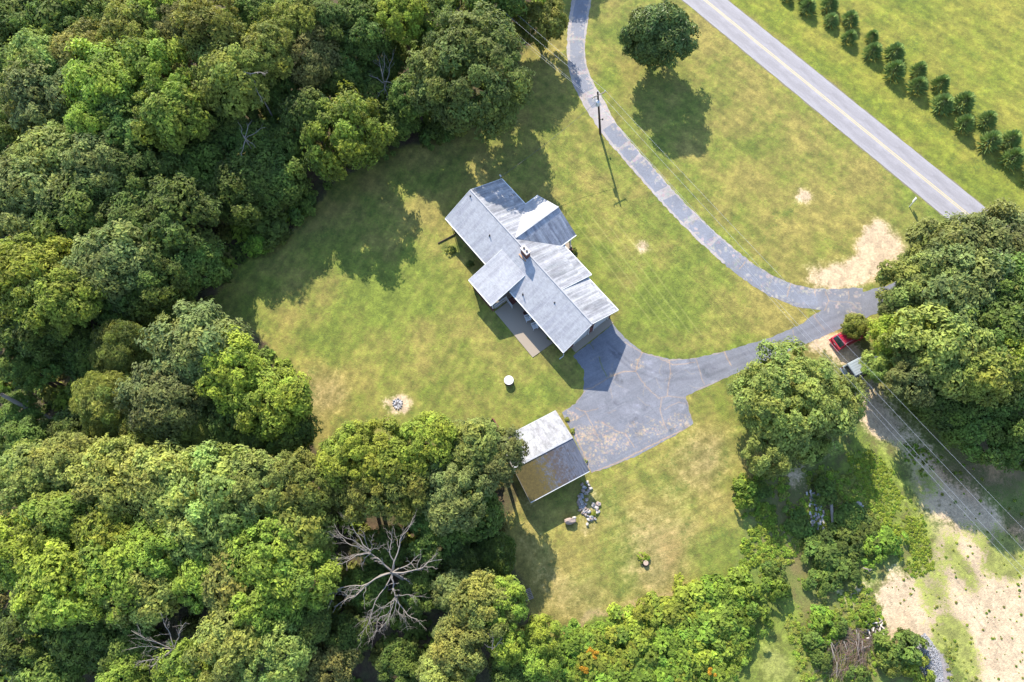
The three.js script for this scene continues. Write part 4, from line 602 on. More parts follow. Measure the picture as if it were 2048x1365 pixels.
// ───────── woods along the left and bottom of the lot ─────────
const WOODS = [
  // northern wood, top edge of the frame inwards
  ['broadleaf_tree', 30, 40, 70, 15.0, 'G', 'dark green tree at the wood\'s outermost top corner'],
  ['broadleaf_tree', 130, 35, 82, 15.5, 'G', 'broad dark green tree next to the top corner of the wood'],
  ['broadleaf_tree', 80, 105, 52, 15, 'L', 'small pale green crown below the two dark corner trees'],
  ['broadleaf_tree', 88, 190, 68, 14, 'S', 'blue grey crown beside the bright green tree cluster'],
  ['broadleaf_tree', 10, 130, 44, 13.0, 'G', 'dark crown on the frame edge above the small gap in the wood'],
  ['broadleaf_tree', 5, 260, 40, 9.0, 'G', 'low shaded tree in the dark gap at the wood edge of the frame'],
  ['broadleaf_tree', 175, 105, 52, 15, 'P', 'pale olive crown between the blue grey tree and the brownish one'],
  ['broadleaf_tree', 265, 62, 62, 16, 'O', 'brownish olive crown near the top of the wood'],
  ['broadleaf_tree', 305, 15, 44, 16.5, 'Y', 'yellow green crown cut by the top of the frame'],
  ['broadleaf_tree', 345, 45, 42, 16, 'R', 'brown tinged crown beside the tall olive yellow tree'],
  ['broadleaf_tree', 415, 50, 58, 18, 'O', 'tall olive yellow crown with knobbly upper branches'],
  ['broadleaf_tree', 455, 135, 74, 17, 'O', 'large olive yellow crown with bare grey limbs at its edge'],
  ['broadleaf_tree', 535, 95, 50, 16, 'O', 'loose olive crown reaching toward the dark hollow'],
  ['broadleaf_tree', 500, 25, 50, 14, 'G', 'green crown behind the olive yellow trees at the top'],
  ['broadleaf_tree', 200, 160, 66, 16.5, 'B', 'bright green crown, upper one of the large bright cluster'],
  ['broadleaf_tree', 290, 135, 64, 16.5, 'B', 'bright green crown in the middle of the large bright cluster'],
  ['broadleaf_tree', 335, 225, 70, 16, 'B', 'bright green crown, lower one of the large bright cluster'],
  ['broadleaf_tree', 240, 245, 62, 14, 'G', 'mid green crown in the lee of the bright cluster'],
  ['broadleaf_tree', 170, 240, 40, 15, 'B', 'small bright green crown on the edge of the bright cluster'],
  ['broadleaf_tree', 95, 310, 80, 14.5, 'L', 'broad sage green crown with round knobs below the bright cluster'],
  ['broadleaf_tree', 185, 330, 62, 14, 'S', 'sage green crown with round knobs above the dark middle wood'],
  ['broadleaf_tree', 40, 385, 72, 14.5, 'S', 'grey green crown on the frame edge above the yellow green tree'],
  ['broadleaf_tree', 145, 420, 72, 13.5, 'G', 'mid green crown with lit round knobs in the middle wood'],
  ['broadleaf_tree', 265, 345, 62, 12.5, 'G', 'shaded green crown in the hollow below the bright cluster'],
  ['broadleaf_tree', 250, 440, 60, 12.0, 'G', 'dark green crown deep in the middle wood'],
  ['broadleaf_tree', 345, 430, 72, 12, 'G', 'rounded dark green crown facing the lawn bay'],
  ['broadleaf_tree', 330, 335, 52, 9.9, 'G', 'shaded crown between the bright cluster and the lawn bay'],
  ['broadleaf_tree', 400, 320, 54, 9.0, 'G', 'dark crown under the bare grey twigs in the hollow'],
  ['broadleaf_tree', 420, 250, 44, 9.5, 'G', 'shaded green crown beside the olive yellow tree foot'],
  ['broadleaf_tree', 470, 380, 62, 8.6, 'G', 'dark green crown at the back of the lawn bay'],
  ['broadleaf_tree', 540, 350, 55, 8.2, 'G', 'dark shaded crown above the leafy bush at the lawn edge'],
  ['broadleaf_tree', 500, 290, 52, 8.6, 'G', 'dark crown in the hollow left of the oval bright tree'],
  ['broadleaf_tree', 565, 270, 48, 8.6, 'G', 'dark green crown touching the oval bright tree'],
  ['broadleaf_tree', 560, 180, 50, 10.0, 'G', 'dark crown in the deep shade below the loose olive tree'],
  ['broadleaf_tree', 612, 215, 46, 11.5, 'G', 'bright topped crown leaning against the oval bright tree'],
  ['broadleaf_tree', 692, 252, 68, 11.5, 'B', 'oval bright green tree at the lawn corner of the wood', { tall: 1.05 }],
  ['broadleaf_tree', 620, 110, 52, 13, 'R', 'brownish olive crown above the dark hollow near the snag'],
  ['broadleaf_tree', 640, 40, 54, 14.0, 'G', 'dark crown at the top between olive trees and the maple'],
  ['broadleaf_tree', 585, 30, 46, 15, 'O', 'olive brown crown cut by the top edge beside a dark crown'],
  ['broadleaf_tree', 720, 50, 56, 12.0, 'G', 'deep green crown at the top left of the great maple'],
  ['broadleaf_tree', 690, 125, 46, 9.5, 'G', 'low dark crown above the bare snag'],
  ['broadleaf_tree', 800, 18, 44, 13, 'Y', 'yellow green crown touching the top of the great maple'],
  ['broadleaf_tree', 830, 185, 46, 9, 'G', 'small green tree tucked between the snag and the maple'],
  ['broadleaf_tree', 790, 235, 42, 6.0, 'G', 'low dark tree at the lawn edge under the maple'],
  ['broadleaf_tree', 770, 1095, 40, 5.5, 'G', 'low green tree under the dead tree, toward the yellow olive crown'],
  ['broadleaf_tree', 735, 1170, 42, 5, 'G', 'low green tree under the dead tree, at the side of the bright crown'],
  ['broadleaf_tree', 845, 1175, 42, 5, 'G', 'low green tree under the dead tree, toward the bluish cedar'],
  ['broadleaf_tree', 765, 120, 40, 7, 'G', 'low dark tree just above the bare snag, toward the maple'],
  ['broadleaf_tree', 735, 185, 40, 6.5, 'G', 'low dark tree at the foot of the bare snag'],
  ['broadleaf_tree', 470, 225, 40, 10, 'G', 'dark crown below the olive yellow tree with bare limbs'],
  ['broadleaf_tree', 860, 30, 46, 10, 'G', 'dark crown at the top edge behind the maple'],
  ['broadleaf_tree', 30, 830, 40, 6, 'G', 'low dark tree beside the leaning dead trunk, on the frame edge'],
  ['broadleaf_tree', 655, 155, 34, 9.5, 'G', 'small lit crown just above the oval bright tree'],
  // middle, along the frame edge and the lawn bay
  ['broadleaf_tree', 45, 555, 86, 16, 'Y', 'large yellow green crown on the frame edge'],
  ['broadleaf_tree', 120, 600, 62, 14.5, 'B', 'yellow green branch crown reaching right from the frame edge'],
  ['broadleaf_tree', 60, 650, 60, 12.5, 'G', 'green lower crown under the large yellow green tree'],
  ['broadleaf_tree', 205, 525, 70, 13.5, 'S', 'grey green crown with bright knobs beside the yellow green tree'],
  ['broadleaf_tree', 300, 540, 66, 11.0, 'G', 'dark crown in the shade left of the lawn bay'],
  ['broadleaf_tree', 385, 525, 58, 9.0, 'G', 'dark green crown bordering the shaded lawn bay'],
  ['broadleaf_tree', 250, 600, 54, 9.0, 'G', 'low dark tree in the gap above the yellow cedar'],
  ['broadleaf_tree', 330, 610, 46, 6.9, 'G', 'low dark tree above the big grey oak'],
  ['broadleaf_tree', 150, 700, 54, 7.5, 'G', 'low shaded tree in the dark gap by the fallen trunk'],
  ['broadleaf_tree', 60, 740, 40, 8.0, 'G', 'low dark tree above the leaning dead trunk'],
  ['broadleaf_tree', 20, 730, 28, 10, 'G', 'small lit crown on the frame edge above the leaning trunk'],
  ['broadleaf_tree', 140, 860, 46, 6.5, 'G', 'low shaded tree below the leaning dead trunk'],
  ['broadleaf_tree', 40, 880, 40, 8.0, 'G', 'low dark tree at the frame edge under the leaning trunk'],
  ['cedar_tree', 240, 695, 52, 11, 'C', 'feathery yellowish cedar behind the big grey oak', F],
  ['broadleaf_tree', 385, 695, 88, 14, 'S', 'big grey green oak at the lawn bay corner'],
  ['broadleaf_tree', 325, 790, 66, 13, 'S', 'grey green lower crown of oak beside the cedar'],
  ['broadleaf_tree', 460, 740, 62, 13, 'Y', 'vivid yellow green tree overlapping the grey oak'],
  ['broadleaf_tree', 545, 795, 62, 12, 'Y', 'vivid yellow green tree at the dry lawn edge'],
  ['broadleaf_tree', 560, 860, 54, 9, 'G', 'mid green crown below the vivid yellow trees'],
  ['broadleaf_tree', 470, 830, 56, 9.5, 'G', 'shaded green crown behind the vivid yellow trees'],
  ['cedar_tree', 200, 800, 58, 11.5, 'P', 'round light olive cedar in front of the dark gap', F],
  ['cedar_tree', 300, 860, 66, 10, 'C', 'dark olive cedar below the grey oak', F],
  ['cedar_tree', 380, 850, 56, 9.5, 'C', 'dull olive cedar with brown twigs behind the yellow trees', F],
  ['broadleaf_tree', 430, 900, 52, 8.0, 'G', 'low dark mixed tree below the olive cedars'],
  ['broadleaf_tree', 500, 905, 46, 8.0, 'G', 'low shaded tree at the foot of the mid green crown'],
  // southern wood
  ['broadleaf_tree', 40, 950, 58, 13, 'L', 'pale green crown on the frame edge at the top of the lower wood'],
  ['broadleaf_tree', 120, 930, 50, 13.5, 'P', 'light olive crown at the top of the lower wood'],
  ['broadleaf_tree', 215, 965, 68, 14, 'P', 'greyish olive crown, first of the long pale row'],
  ['broadleaf_tree', 320, 965, 72, 14, 'P', 'greyish olive crown, second of the long pale row'],
  ['broadleaf_tree', 430, 985, 74, 14, 'L', 'bluish light green crown, tallest of the pale row'],
  ['broadleaf_tree', 510, 965, 56, 13.5, 'L', 'bluish light green crown nearest the yellow olive trees'],
  ['broadleaf_tree', 400, 1070, 66, 13, 'L', 'light green loose crown below the pale row'],
  ['broadleaf_tree', 110, 1040, 72, 14, 'B', 'yellow green crown on the upper slope of the lower wood'],
  ['broadleaf_tree', 210, 1060, 60, 13.5, 'Y', 'bright yellow green crown in the middle of the lower wood'],
  ['broadleaf_tree', 30, 1110, 66, 13.5, 'Y', 'bright yellow green crown on the lower frame edge'],
  ['broadleaf_tree', 110, 1170, 74, 14, 'Y', 'bright yellow green crown, lower of the frame edge group'],
  ['broadleaf_tree', 215, 1150, 68, 13.5, 'B', 'mid bright crown beside the frame edge group'],
  ['broadleaf_tree', 300, 1110, 54, 13, 'B', 'fresh green crown between yellow group and pale row'],
  ['broadleaf_tree', 285, 1190, 56, 12.5, 'P', 'dull olive green crown above the twiggy dead branches'],
  ['broadleaf_tree', 605, 960, 56, 13.5, 'O', 'yellow olive crown at the start of the shed side trees'],
  ['broadleaf_tree', 600, 1050, 62, 12.5, 'O', 'yellow olive crown above the big dead tree'],
  ['broadleaf_tree', 690, 908, 54, 13, 'Y', 'yellow green crown beside the dry lawn edge'],
  ['broadleaf_tree', 768, 912, 56, 12.5, 'Y', 'yellow green crown bulging into the back lawn'],
  ['broadleaf_tree', 850, 880, 52, 12.5, 'Y', 'yellow green crown nearest the shed oak'],
  ['broadleaf_tree', 720, 970, 56, 12, 'O', 'olive crown behind the yellow trees by the lawn'],
  ['broadleaf_tree', 810, 970, 58, 11.5, 'O', 'dull olive crown west of the shed'],
  ['broadleaf_tree', 945, 893, 58, 11.5, 'L', 'sage green oak crown hanging beside the shed roof'],
  ['broadleaf_tree', 998, 905, 46, 10.5, 'S', 'grey green crown overlapping the shed roof corner'],
  ['broadleaf_tree', 900, 985, 60, 11.5, 'S', 'grey green crown below the sage oak'],
  ['broadleaf_tree', 945, 1022, 54, 7.5, 'G', 'dark green crown at the shady side of the shed'],
  ['broadleaf_tree', 868, 1058, 50, 8, 'G', 'dark crown right of the big dead tree'],
  ['broadleaf_tree', 520, 1110, 66, 13, 'B', 'fresh green crown left of the big dead tree'],
  ['broadleaf_tree', 600, 1150, 60, 12, 'B', 'bright green crown under the dead tree\'s outer limbs'],
  ['broadleaf_tree', 460, 1160, 62, 12.5, 'P', 'pale green crown in the middle of the lower wood'],
  ['broadleaf_tree', 390, 1150, 48, 12, 'B', 'bright green crown above the dark slot with bare branches'],
  ['broadleaf_tree', 530, 1210, 66, 12, 'B', 'yellow green crown below the fresh green pair'],
  ['broadleaf_tree', 450, 1280, 62, 12, 'P', 'olive yellow crown at the bottom of the lower wood'],
  ['broadleaf_tree', 600, 1240, 50, 9, 'G', 'shaded green crown under the dead tree'],
  ['broadleaf_tree', 545, 1315, 56, 11, 'L', 'pale green crown on the bottom frame edge'],
  ['broadleaf_tree', 370, 1340, 52, 11, 'B', 'yellow green crown on the bottom edge below the bare branches'],
  ['broadleaf_tree', 250, 1290, 46, 10, 'G', 'green crown beside the twiggy dead branches'],
  ['broadleaf_tree', 160, 1270, 62, 11, 'G', 'shaded green crown below the yellow frame edge group'],
  ['broadleaf_tree', 50, 1250, 66, 11, 'G', 'green crown at the bottom frame corner'],
  ['broadleaf_tree', 100, 1345, 70, 10, 'G', 'green crown in the bottom frame corner, lowest of the wood'],
  ['broadleaf_tree', 240, 1360, 48, 10.5, 'B', 'yellow green crown cut by the bottom edge'],
  ['broadleaf_tree', 640, 1340, 48, 7, 'R', 'low brownish tree at the bottom edge'],
  ['cedar_tree', 985, 1115, 44, 6, 'G', 'dark bluish cedar at the lawn edge below the shed', { ...F, tall: 1.4 }],
  ['cedar_tree', 925, 1120, 44, 6.5, 'G', 'dark cedar inside the wood next to the bluish one', { ...F, tall: 1.3 }],
  ['broadleaf_tree', 905, 1180, 40, 7.5, 'S', 'grey green sapling crown left of the rounded yellow tree'],
  ['broadleaf_tree', 960, 1215, 52, 9.5, 'P', 'rounded yellow green tree by the pallet, left half'],
  ['broadleaf_tree', 1005, 1205, 42, 9, 'B', 'rounded yellow green tree touching the pallet'],
  ['broadleaf_tree', 920, 1300, 52, 9, 'P', 'grey olive tree near the bottom edge'],
  ['broadleaf_tree', 880, 1350, 44, 8.5, 'P', 'grey olive tree cut by the bottom edge'],
  ['broadleaf_tree', 915, 1260, 30, 8, 'S', 'thin grey olive crown with bare twigs'],
  ['broadleaf_tree', 1012, 1300, 32, 8, 'Y', 'slim yellow green sapling with grey twigs beside it'],
  ['broadleaf_tree', 1085, 1270, 32, 7.5, 'Y', 'slim yellow green sapling at the lower lawn corner'],
  ['broadleaf_tree', 1075, 1325, 40, 7, 'B', 'bright green sapling below the slim yellow one'],
  ['broadleaf_tree', 1020, 1350, 38, 6.5, 'G', 'shaded sapling cut by the bottom edge beside the bright one'],
  ['broadleaf_tree', 690, 1270, 42, 6.0, 'G', 'low dark tree in the clearing below the dead tree'],
  ['broadleaf_tree', 800, 1330, 40, 4.5, 'G', 'low dark undergrowth tree at the bottom of the clearing'],
];
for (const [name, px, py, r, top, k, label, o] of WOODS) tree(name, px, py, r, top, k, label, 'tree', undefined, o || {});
// the great maple, the yellow tree at the top, the magnolia, the oaks
tree('maple_tree', 935, 130, 124, 14.5, 'M', 'great spreading maple between the house and the wood', 'tree', undefined, { tall: 0.82, own: LEAFY, rc: 1.15, lobes: 11, dens: 0.95 });
tree('broadleaf_tree', 1080, 38, 42, 7.5, 'O', 'small yellowish tree beside the top of the narrow driveway', 'tree');
tree('broadleaf_tree', 1000, -45, 70, 13, 'G', 'tall green tree behind the maple, cut off by the top edge', 'tree');
tree('broadleaf_tree', 1100, -235, 70, 12, 'G', 'tree beyond the top edge shading the narrow driveway', 'tree');
tree('magnolia_tree', 1312, 52, 58, 10.5, 'N', 'lone dark glossy magnolia on the front lawn', 'tree', undefined, { own: BIGLEAF, gloss: true, tall: 1.05, rc: 0.9, low: -0.75, lobe: 0.8 });
const EAST = [
  [1583, 800, 90, 9.5, 'L', 'lone oak beside the driveway, its widest crown', { own: LEAFY, rc: 0.85, lobes: 13, lobe: 0.5, dens: 0.8 }],
  [1915, 495, 70, 11.5, 'S', 'grey green oak overhanging the road end', {}],
  [2005, 490, 66, 12, 'S', 'grey green oak at the frame edge by the road', {}],
  [1850, 560, 62, 11, 'L', 'sage oak crown reaching over the driveway mouth', {}],
  [1930, 570, 88, 13, 'S', 'large grey green oak in the middle of the roadside grove', {}],
  [2030, 570, 70, 13, 'G', 'green crown on the frame edge of the roadside grove', {}],
  [1985, 660, 72, 12, 'G', 'mid green crown in the lower roadside grove', {}],
  [1812, 606, 38, 9, 'S', 'small sage crown over the driveway mouth', {}],
  [1845, 650, 42, 10, 'Y', 'yellow green tree at the side of the roadside grove', {}],
  [1795, 665, 40, 8, 'Y', 'yellow green crown behind the red truck', {}],
  [1895, 700, 80, 12, 'L', 'light grey green crown above the parked pickup', {}],
  [1838, 748, 50, 9.5, 'S', 'grey green crown leaning toward the pickup', {}],
  [1760, 730, 30, 5.5, 'L', 'small grey green tree hanging over the pickup', {}],
  [1985, 745, 60, 12.5, 'O', 'olive yellow crown on the right frame edge', {}],
  [2035, 720, 44, 12, 'Y', 'golden green crown cut by the right frame edge', {}],
  [1890, 800, 58, 7.5, 'G', 'dark green crown shading the power line strip', {}],
  [1962, 850, 62, 7.5, 'G', 'dark green crown at the lower end of the roadside grove', {}],
  [2035, 820, 54, 9, 'G', 'dark green crown at the frame edge below the olive one', {}],
  [2038, 895, 40, 7, 'G', 'green crown at the frame edge, lowest of the grove', {}],
  [1712, 652, 25, 3.4, 'O', 'small orange tinged tree covering the red truck', {}],
];
for (const [px, py, r, top, k, label, o] of EAST) tree(top < 4 ? 'small_tree' : 'broadleaf_tree', px, py, r, top, k, label, 'tree', undefined, o);
{ const t = tree('broadleaf_tree', 1650, 800, 62, 8, 'L', 'side crown of the lone oak group toward the power lines', 'tree'); tree('broadleaf_tree', 1545, 900, 44, 6.5, 'L', 'ragged lower crown of the lone oak group beside the scrub', 'tree'); tree('broadleaf_tree', 1625, 885, 32, 4, 'G', 'shaded low tree under the lone oak', 'tree'); }

// ───────── young conifers in two rows beyond the road ─────────
function coniferGeo(seed) {
  const r = rngOf(seed), P = [], C = [], n = 380;
  for (let i = 0; i < n; i++) {
    const f = Math.pow((i + 0.5) / n, 0.8), y = 0.12 + f * 0.86, a = i * 2.39996 + r() * 0.5, len = Math.pow(1 - f, 0.75) * 0.5 + 0.08 + r() * 0.12, rise = 0.06 + f * 0.13 + r() * 0.08, w = 0.022 + 0.026 * r();
    const dx = Math.cos(a), dz = Math.sin(a), k = 0.65 + r() * 0.6, s0 = 0.02 + (1 - f) * 0.16;
    const b = [dx * s0, y - 0.05, dz * s0], m = [dx * len * 0.7, y + rise * 0.45, dz * len * 0.7], e = [dx * len, y + rise, dz * len], sx = -dz * w, sz = dx * w;
    P.push(...b, m[0] + sx, m[1], m[2] + sz, ...e, ...b, ...e, m[0] - sx, m[1], m[2] - sz);
    P.push(...b, m[0], m[1] + w, m[2], ...e, ...b, ...e, m[0], m[1] - w, m[2]);
    for (let q = 0; q < 12; q++) C.push(k, k, k);
  }
  const g = new THREE.BufferGeometry(); g.setAttribute('position', new THREE.Float32BufferAttribute(P, 3)); g.setAttribute('color', new THREE.Float32BufferAttribute(C, 3)); g.computeVertexNormals(); return g;
}
{
  const mat = new THREE.MeshPhysicalMaterial({ color: new THREE.Color(0.24, 0.33, 0.07), vertexColors: true, roughness: 0.92, transmission: 0.15, thickness: 0, side: THREE.DoubleSide });
  const geos = [1, 2, 3].map((i) => coniferGeo(60 + i)), r = rngOf(77);
  const Z = (x, y) => [1340 + x / 2.893, y / 2.893], far = [[790, -60], [935, 12], [1055, 96], [1180, 192], [1305, 284], [1440, 384], [1567, 478], [1702, 582], [1840, 676], [1975, 788], [2110, 890]], near = [[690, -50], [808, 18], [932, 92], [1050, 196], [1180, 284], [1304, 396], [1440, 488], [1578, 592], [1714, 694], [1847, 798], [1990, 902], [2120, 1010]];
  const word = ['first', 'second', 'third', 'fourth', 'fifth', 'sixth', 'seventh', 'eighth', 'ninth', 'tenth', 'eleventh', 'twelfth'];
  const protos = geos.map(() => null);
  const rows = [[far, 'row away from the road'], [near, 'row nearer the road']];
  for (const [row, which] of rows) row.forEach(([x, y], i) => {
    const k = (i + (row === far ? 1 : 0)) % 3; let t = protos[k];
    if (!t) { t = protos[k] = thing('young_conifer', '', 'conifer'); part('trunk', limb([new THREE.Vector3(0, -0.02, 0), new THREE.Vector3(0, 0.9, 0)], 0.03, 0.008, 6), bark, t); part('crown', geos[k], mat, t); }
    else { t = t.clone(); t.name = numbered('young_conifer'); scene.add(t); }
    const h = 1.7 + 0.3 * Math.min(1, i / 6) + rr(-0.3, 0.3, r), p = at(...Z(x + rr(-9, 9, r), y + 18 + rr(-9, 9, r)), 0.9);
    t.position.set(p.x, 0, p.z); t.rotation.y = r() * 6; t.scale.set(h * rr(1.15, 1.5, r), h * rr(0.9, 1.15, r), h * rr(1.15, 1.5, r));
    t.userData = { label: `young dark conifer, ${word[i]} from the top in the ${which}`, category: 'conifer', group: 'young conifers planted in two rows' };
  });
}

// ───────── bushes and thickets ─────────
const BUSH_SHAPES = [0, 1, 2, 3, 4].map((i) => { const r = rngOf(4000 + i * 13); return joined(TUFT, crownItems(r, 1, 0.75, 3, { rc: 0.34, low: -0.2, lobe: 1.2, lobes: 8, dens: 0.85 })); });
function bush(name, px, py, rpx, h, kind, label, group) {
  const r = rngOf(treeSeed += 7), c = at(px, py, h * 0.5), R = rpx * mPerPx(c) * 1.08, t = thing(name, label, 'bush', new THREE.Vector3(c.x, 0, c.z), 0, group);
  part('stem', [0, 1, 2].map((i) => limb([new THREE.Vector3(0, -0.05, 0), new THREE.Vector3(Math.cos(i * 2.1) * R * 0.3, h * 0.6, Math.sin(i * 2.1) * R * 0.3)], 0.03, 0.012, 5)), bark, t);
  const m = part('foliage', BUSH_SHAPES[treeSeed / 7 % 5 | 0], leafMat(kind, r() * 3 | 0), t); m.position.y = h * 0.45; m.rotation.y = r() * 6.28; m.scale.set(R, h * 0.75, R);
  return t;
}
const BUSHES = [
  [545, 440, 36, 2.6, 'G', 'leafy green bush in shade at the lawn bay edge'], [510, 487, 22, 2, 'V', 'small bright bush at the lawn bay corner'], [600, 405, 24, 2, 'G', 'dark bush at the edge of the shaded lawn'], [750, 300, 22, 1.8, 'G', 'low bush at the wood edge below the oval tree'], [870, 265, 26, 1.8, 'G', 'dark bush at the foot of the great maple'],
  [1492, 990, 22, 2.2, 'V', 'bright green bush at the lawn edge below the lone oak'], [1522, 985, 16, 1.4, 'G', 'mid green bush next to the bright lawn edge bush'], [1555, 1172, 20, 1.7, 'V', 'round bright bush above the thicket\'s right end'], [1545, 1140, 14, 1.2, 'G', 'small bush just above the round bright one'],
  [1600, 1050, 22, 1.1, 'G', 'dark bush left of the stacked blocks'], [1650, 985, 20, 1.3, 'G', 'green bush above the pale log'], [1700, 1030, 27, 1.4, 'G', 'green bush right of the pale log'], [1690, 1075, 28, 1.4, 'G', 'mid green bush in the middle of the rubble scrub'], [1735, 1060, 22, 1.1, 'G', 'green bush at the weedy side of the rubble scrub'], [1650, 1110, 30, 1.4, 'G', 'broad green bush below the stacked blocks'], [1690, 1130, 25, 1.3, 'G', 'green bush at the lower end of the rubble scrub'], [1625, 1085, 18, 1.1, 'G', 'dark bush below the short grey log'], [1650, 1155, 23, 1.1, 'G', 'low green bush, lowest in the rubble scrub'], [1745, 1095, 18, 1.2, 'V', 'bright bush beside the scattered boards'], [1770, 1085, 24, 1.3, 'V', 'yellow green bush at the scrub edge toward the sand'],
  [1795, 1300, 32, 2.4, 'G', 'dark green bush beside the gravel heap'], [1775, 1325, 22, 1.8, 'O', 'olive bush between brush pile and gravel heap'], [1820, 1335, 24, 1.5, 'Y', 'yellowish weeds bush below the gravel heap bush'], [1645, 1240, 20, 1.3, 'V', 'bright bush above the brush pile'], [1680, 1255, 14, 1.1, 'G', 'small green bush on top of the brush pile'], [1630, 1285, 18, 1.2, 'G', 'green bush at the left of the brush pile'], [1640, 1320, 18, 1.2, 'G', 'green bush at the lower left of the brush pile'], [1720, 1345, 16, 1.0, 'G', 'small bush at the foot of the brush pile'], [1735, 1235, 12, 0.9, 'V', 'bright weeds bush beside the split logs'],
  [1188, 1030, 5, 0.25, 'Y', 'small weed bush inside the stone ring'], [1145, 862, 4, 0.22, 'P', 'weeds growing along the shed door wall'], [1134, 840, 4, 0.2, 'P', 'weeds at the driveway corner of the shed'], [1168, 925, 4, 0.25, 'P', 'weeds at the lower corner of the shed'], [903, 500, 6, 0.5, 'G', 'dark shrub at the house wall by the drain pipe'], [940, 528, 6, 0.4, 'G', 'low dark shrub along the far house wall'], [1120, 690, 8, 0.6, 'R', 'dry brown shrub at the garage corner'], [1100, 672, 7, 0.5, 'O', 'thin shrub along the garage wall'], [1150, 505, 5, 0.4, 'G', 'small shrub beside the front porch step'],
  [1290, 1117, 7, 0.5, 'W', 'pale sprouts over the tree stump on the lower lawn'],
];
for (const [x, y, r, h, k, l] of BUSHES) bush('bush', x, y, r, h, k, l);
const THICKET = [[1150, 1280, 30, 2.0, 'V'], [1180, 1275, 26, 1.7, 'B'], [1215, 1265, 24, 1.5, 'V'], [1265, 1250, 30, 2.0, 'W'], [1300, 1225, 30, 1.9, 'W'], [1345, 1225, 34, 2.2, 'W'], [1390, 1200, 34, 2.4, 'W'], [1430, 1190, 32, 2.5, 'V'], [1475, 1175, 32, 2.7, 'B'], [1490, 1215, 28, 2.4, 'V'], [1440, 1240, 36, 2.6, 'B'], [1390, 1260, 36, 2.3, 'V'], [1335, 1275, 34, 2.0, 'V'], [1285, 1290, 36, 2.2, 'B'], [1235, 1310, 34, 2.0, 'W'], [1180, 1320, 34, 2.0, 'W'], [1480, 1265, 30, 2.0, 'V'], [1450, 1290, 30, 1.8, 'W'], [1400, 1310, 34, 1.9, 'W'], [1340, 1330, 36, 2.0, 'V'], [1285, 1350, 32, 1.8, 'V'], [1230, 1350, 34, 2.0, 'V'], [1150, 1350, 30, 1.6, 'V'], [1130, 1310, 22, 1.5, 'V'], [1440, 1330, 26, 1.5, 'B'], [1360, 1360, 30, 1.6, 'W'], [1190, 1365, 26, 1.7, 'V'], [1480, 1300, 20, 1.3, 'B'], [1420, 1355, 18, 1.1, 'V']];
{ const cols = { V: 'bright green', B: 'mid green', O: 'olive', W: 'light green', P: 'dull yellowish green', Y: 'yellow green' };
  const where = (x, y) => (y < 1240 ? 'along the mown lawn edge' : y > 1320 ? 'at the bottom edge' : 'in the middle') ;
  const cnt = {};
  const spots = ['nearest the slim saplings', 'next inward from the saplings', 'at the first dip of the lawn edge', 'where the lawn edge swings up', 'on the rise of the lawn edge', 'past the rise of the lawn edge', 'at the straight lawn edge', 'toward the scrub end of the lawn edge', 'at the lawn corner, tallest', 'on the scrub side below the tallest', 'inward of the tallest', 'in the thick middle', 'left of the thick middle', 'in the low middle', 'left in the low middle', 'just right of the orange flowers', 'at the outer end by the worn track', 'below the outer end', 'low on the track side', 'on the lower slope', 'cut by the bottom edge, middle', 'left of the bottom middle', 'below the orange flowers', 'beside the saplings, small', 'at the lower track corner', 'cut by the bottom edge, right part', 'cut by the bottom edge near the flowers', 'small, beside the track', 'above the lone orange flower clump'];
  THICKET.forEach(([x, y, r, h, k], i) => bush('thicket_bush', x, y + 4, r * 0.92, h * 0.68, k, `${cols[k]} thicket bush ${spots[i]}`, 'bushes of the thicket below the lawn')); }
// orange flowering weeds
for (const [x, y, l] of [[1180, 1300, 'orange flowering weed, upper of the two in the thicket'], [1190, 1312, 'orange flowering weed, larger of the two in the thicket'], [1168, 1342, 'small orange flowering weed low in the thicket'], [1423, 1345, 'lone orange flowering weed at the thicket\'s lower end']]) {
  const r = rngOf(treeSeed += 7), c = at(x, y, 1.5), t = thing('flowering_weed', l, 'flower', new THREE.Vector3(c.x, 0, c.z));
  part('stem', limb([new THREE.Vector3(0, 0, 0), new THREE.Vector3(0.05, 1.5, 0)], 0.02, 0.012, 5), bark, t);
  const items = []; for (let i = 0; i < 7; i++) items.push({ g: 0, p: new THREE.Vector3(rr(-0.32, 0.32, r), 1.48 + rr(-0.1, 0.15, r), rr(-0.32, 0.32, r)), d: new THREE.Vector3(0, 1, 0), turn: r() * 6, s: new THREE.Vector3(0.15, 0.1, 0.15), c: [0.5, 0.27, 0.02] });
  part('blossom', joined(TUFT, items), whiteLeaf, t);
}

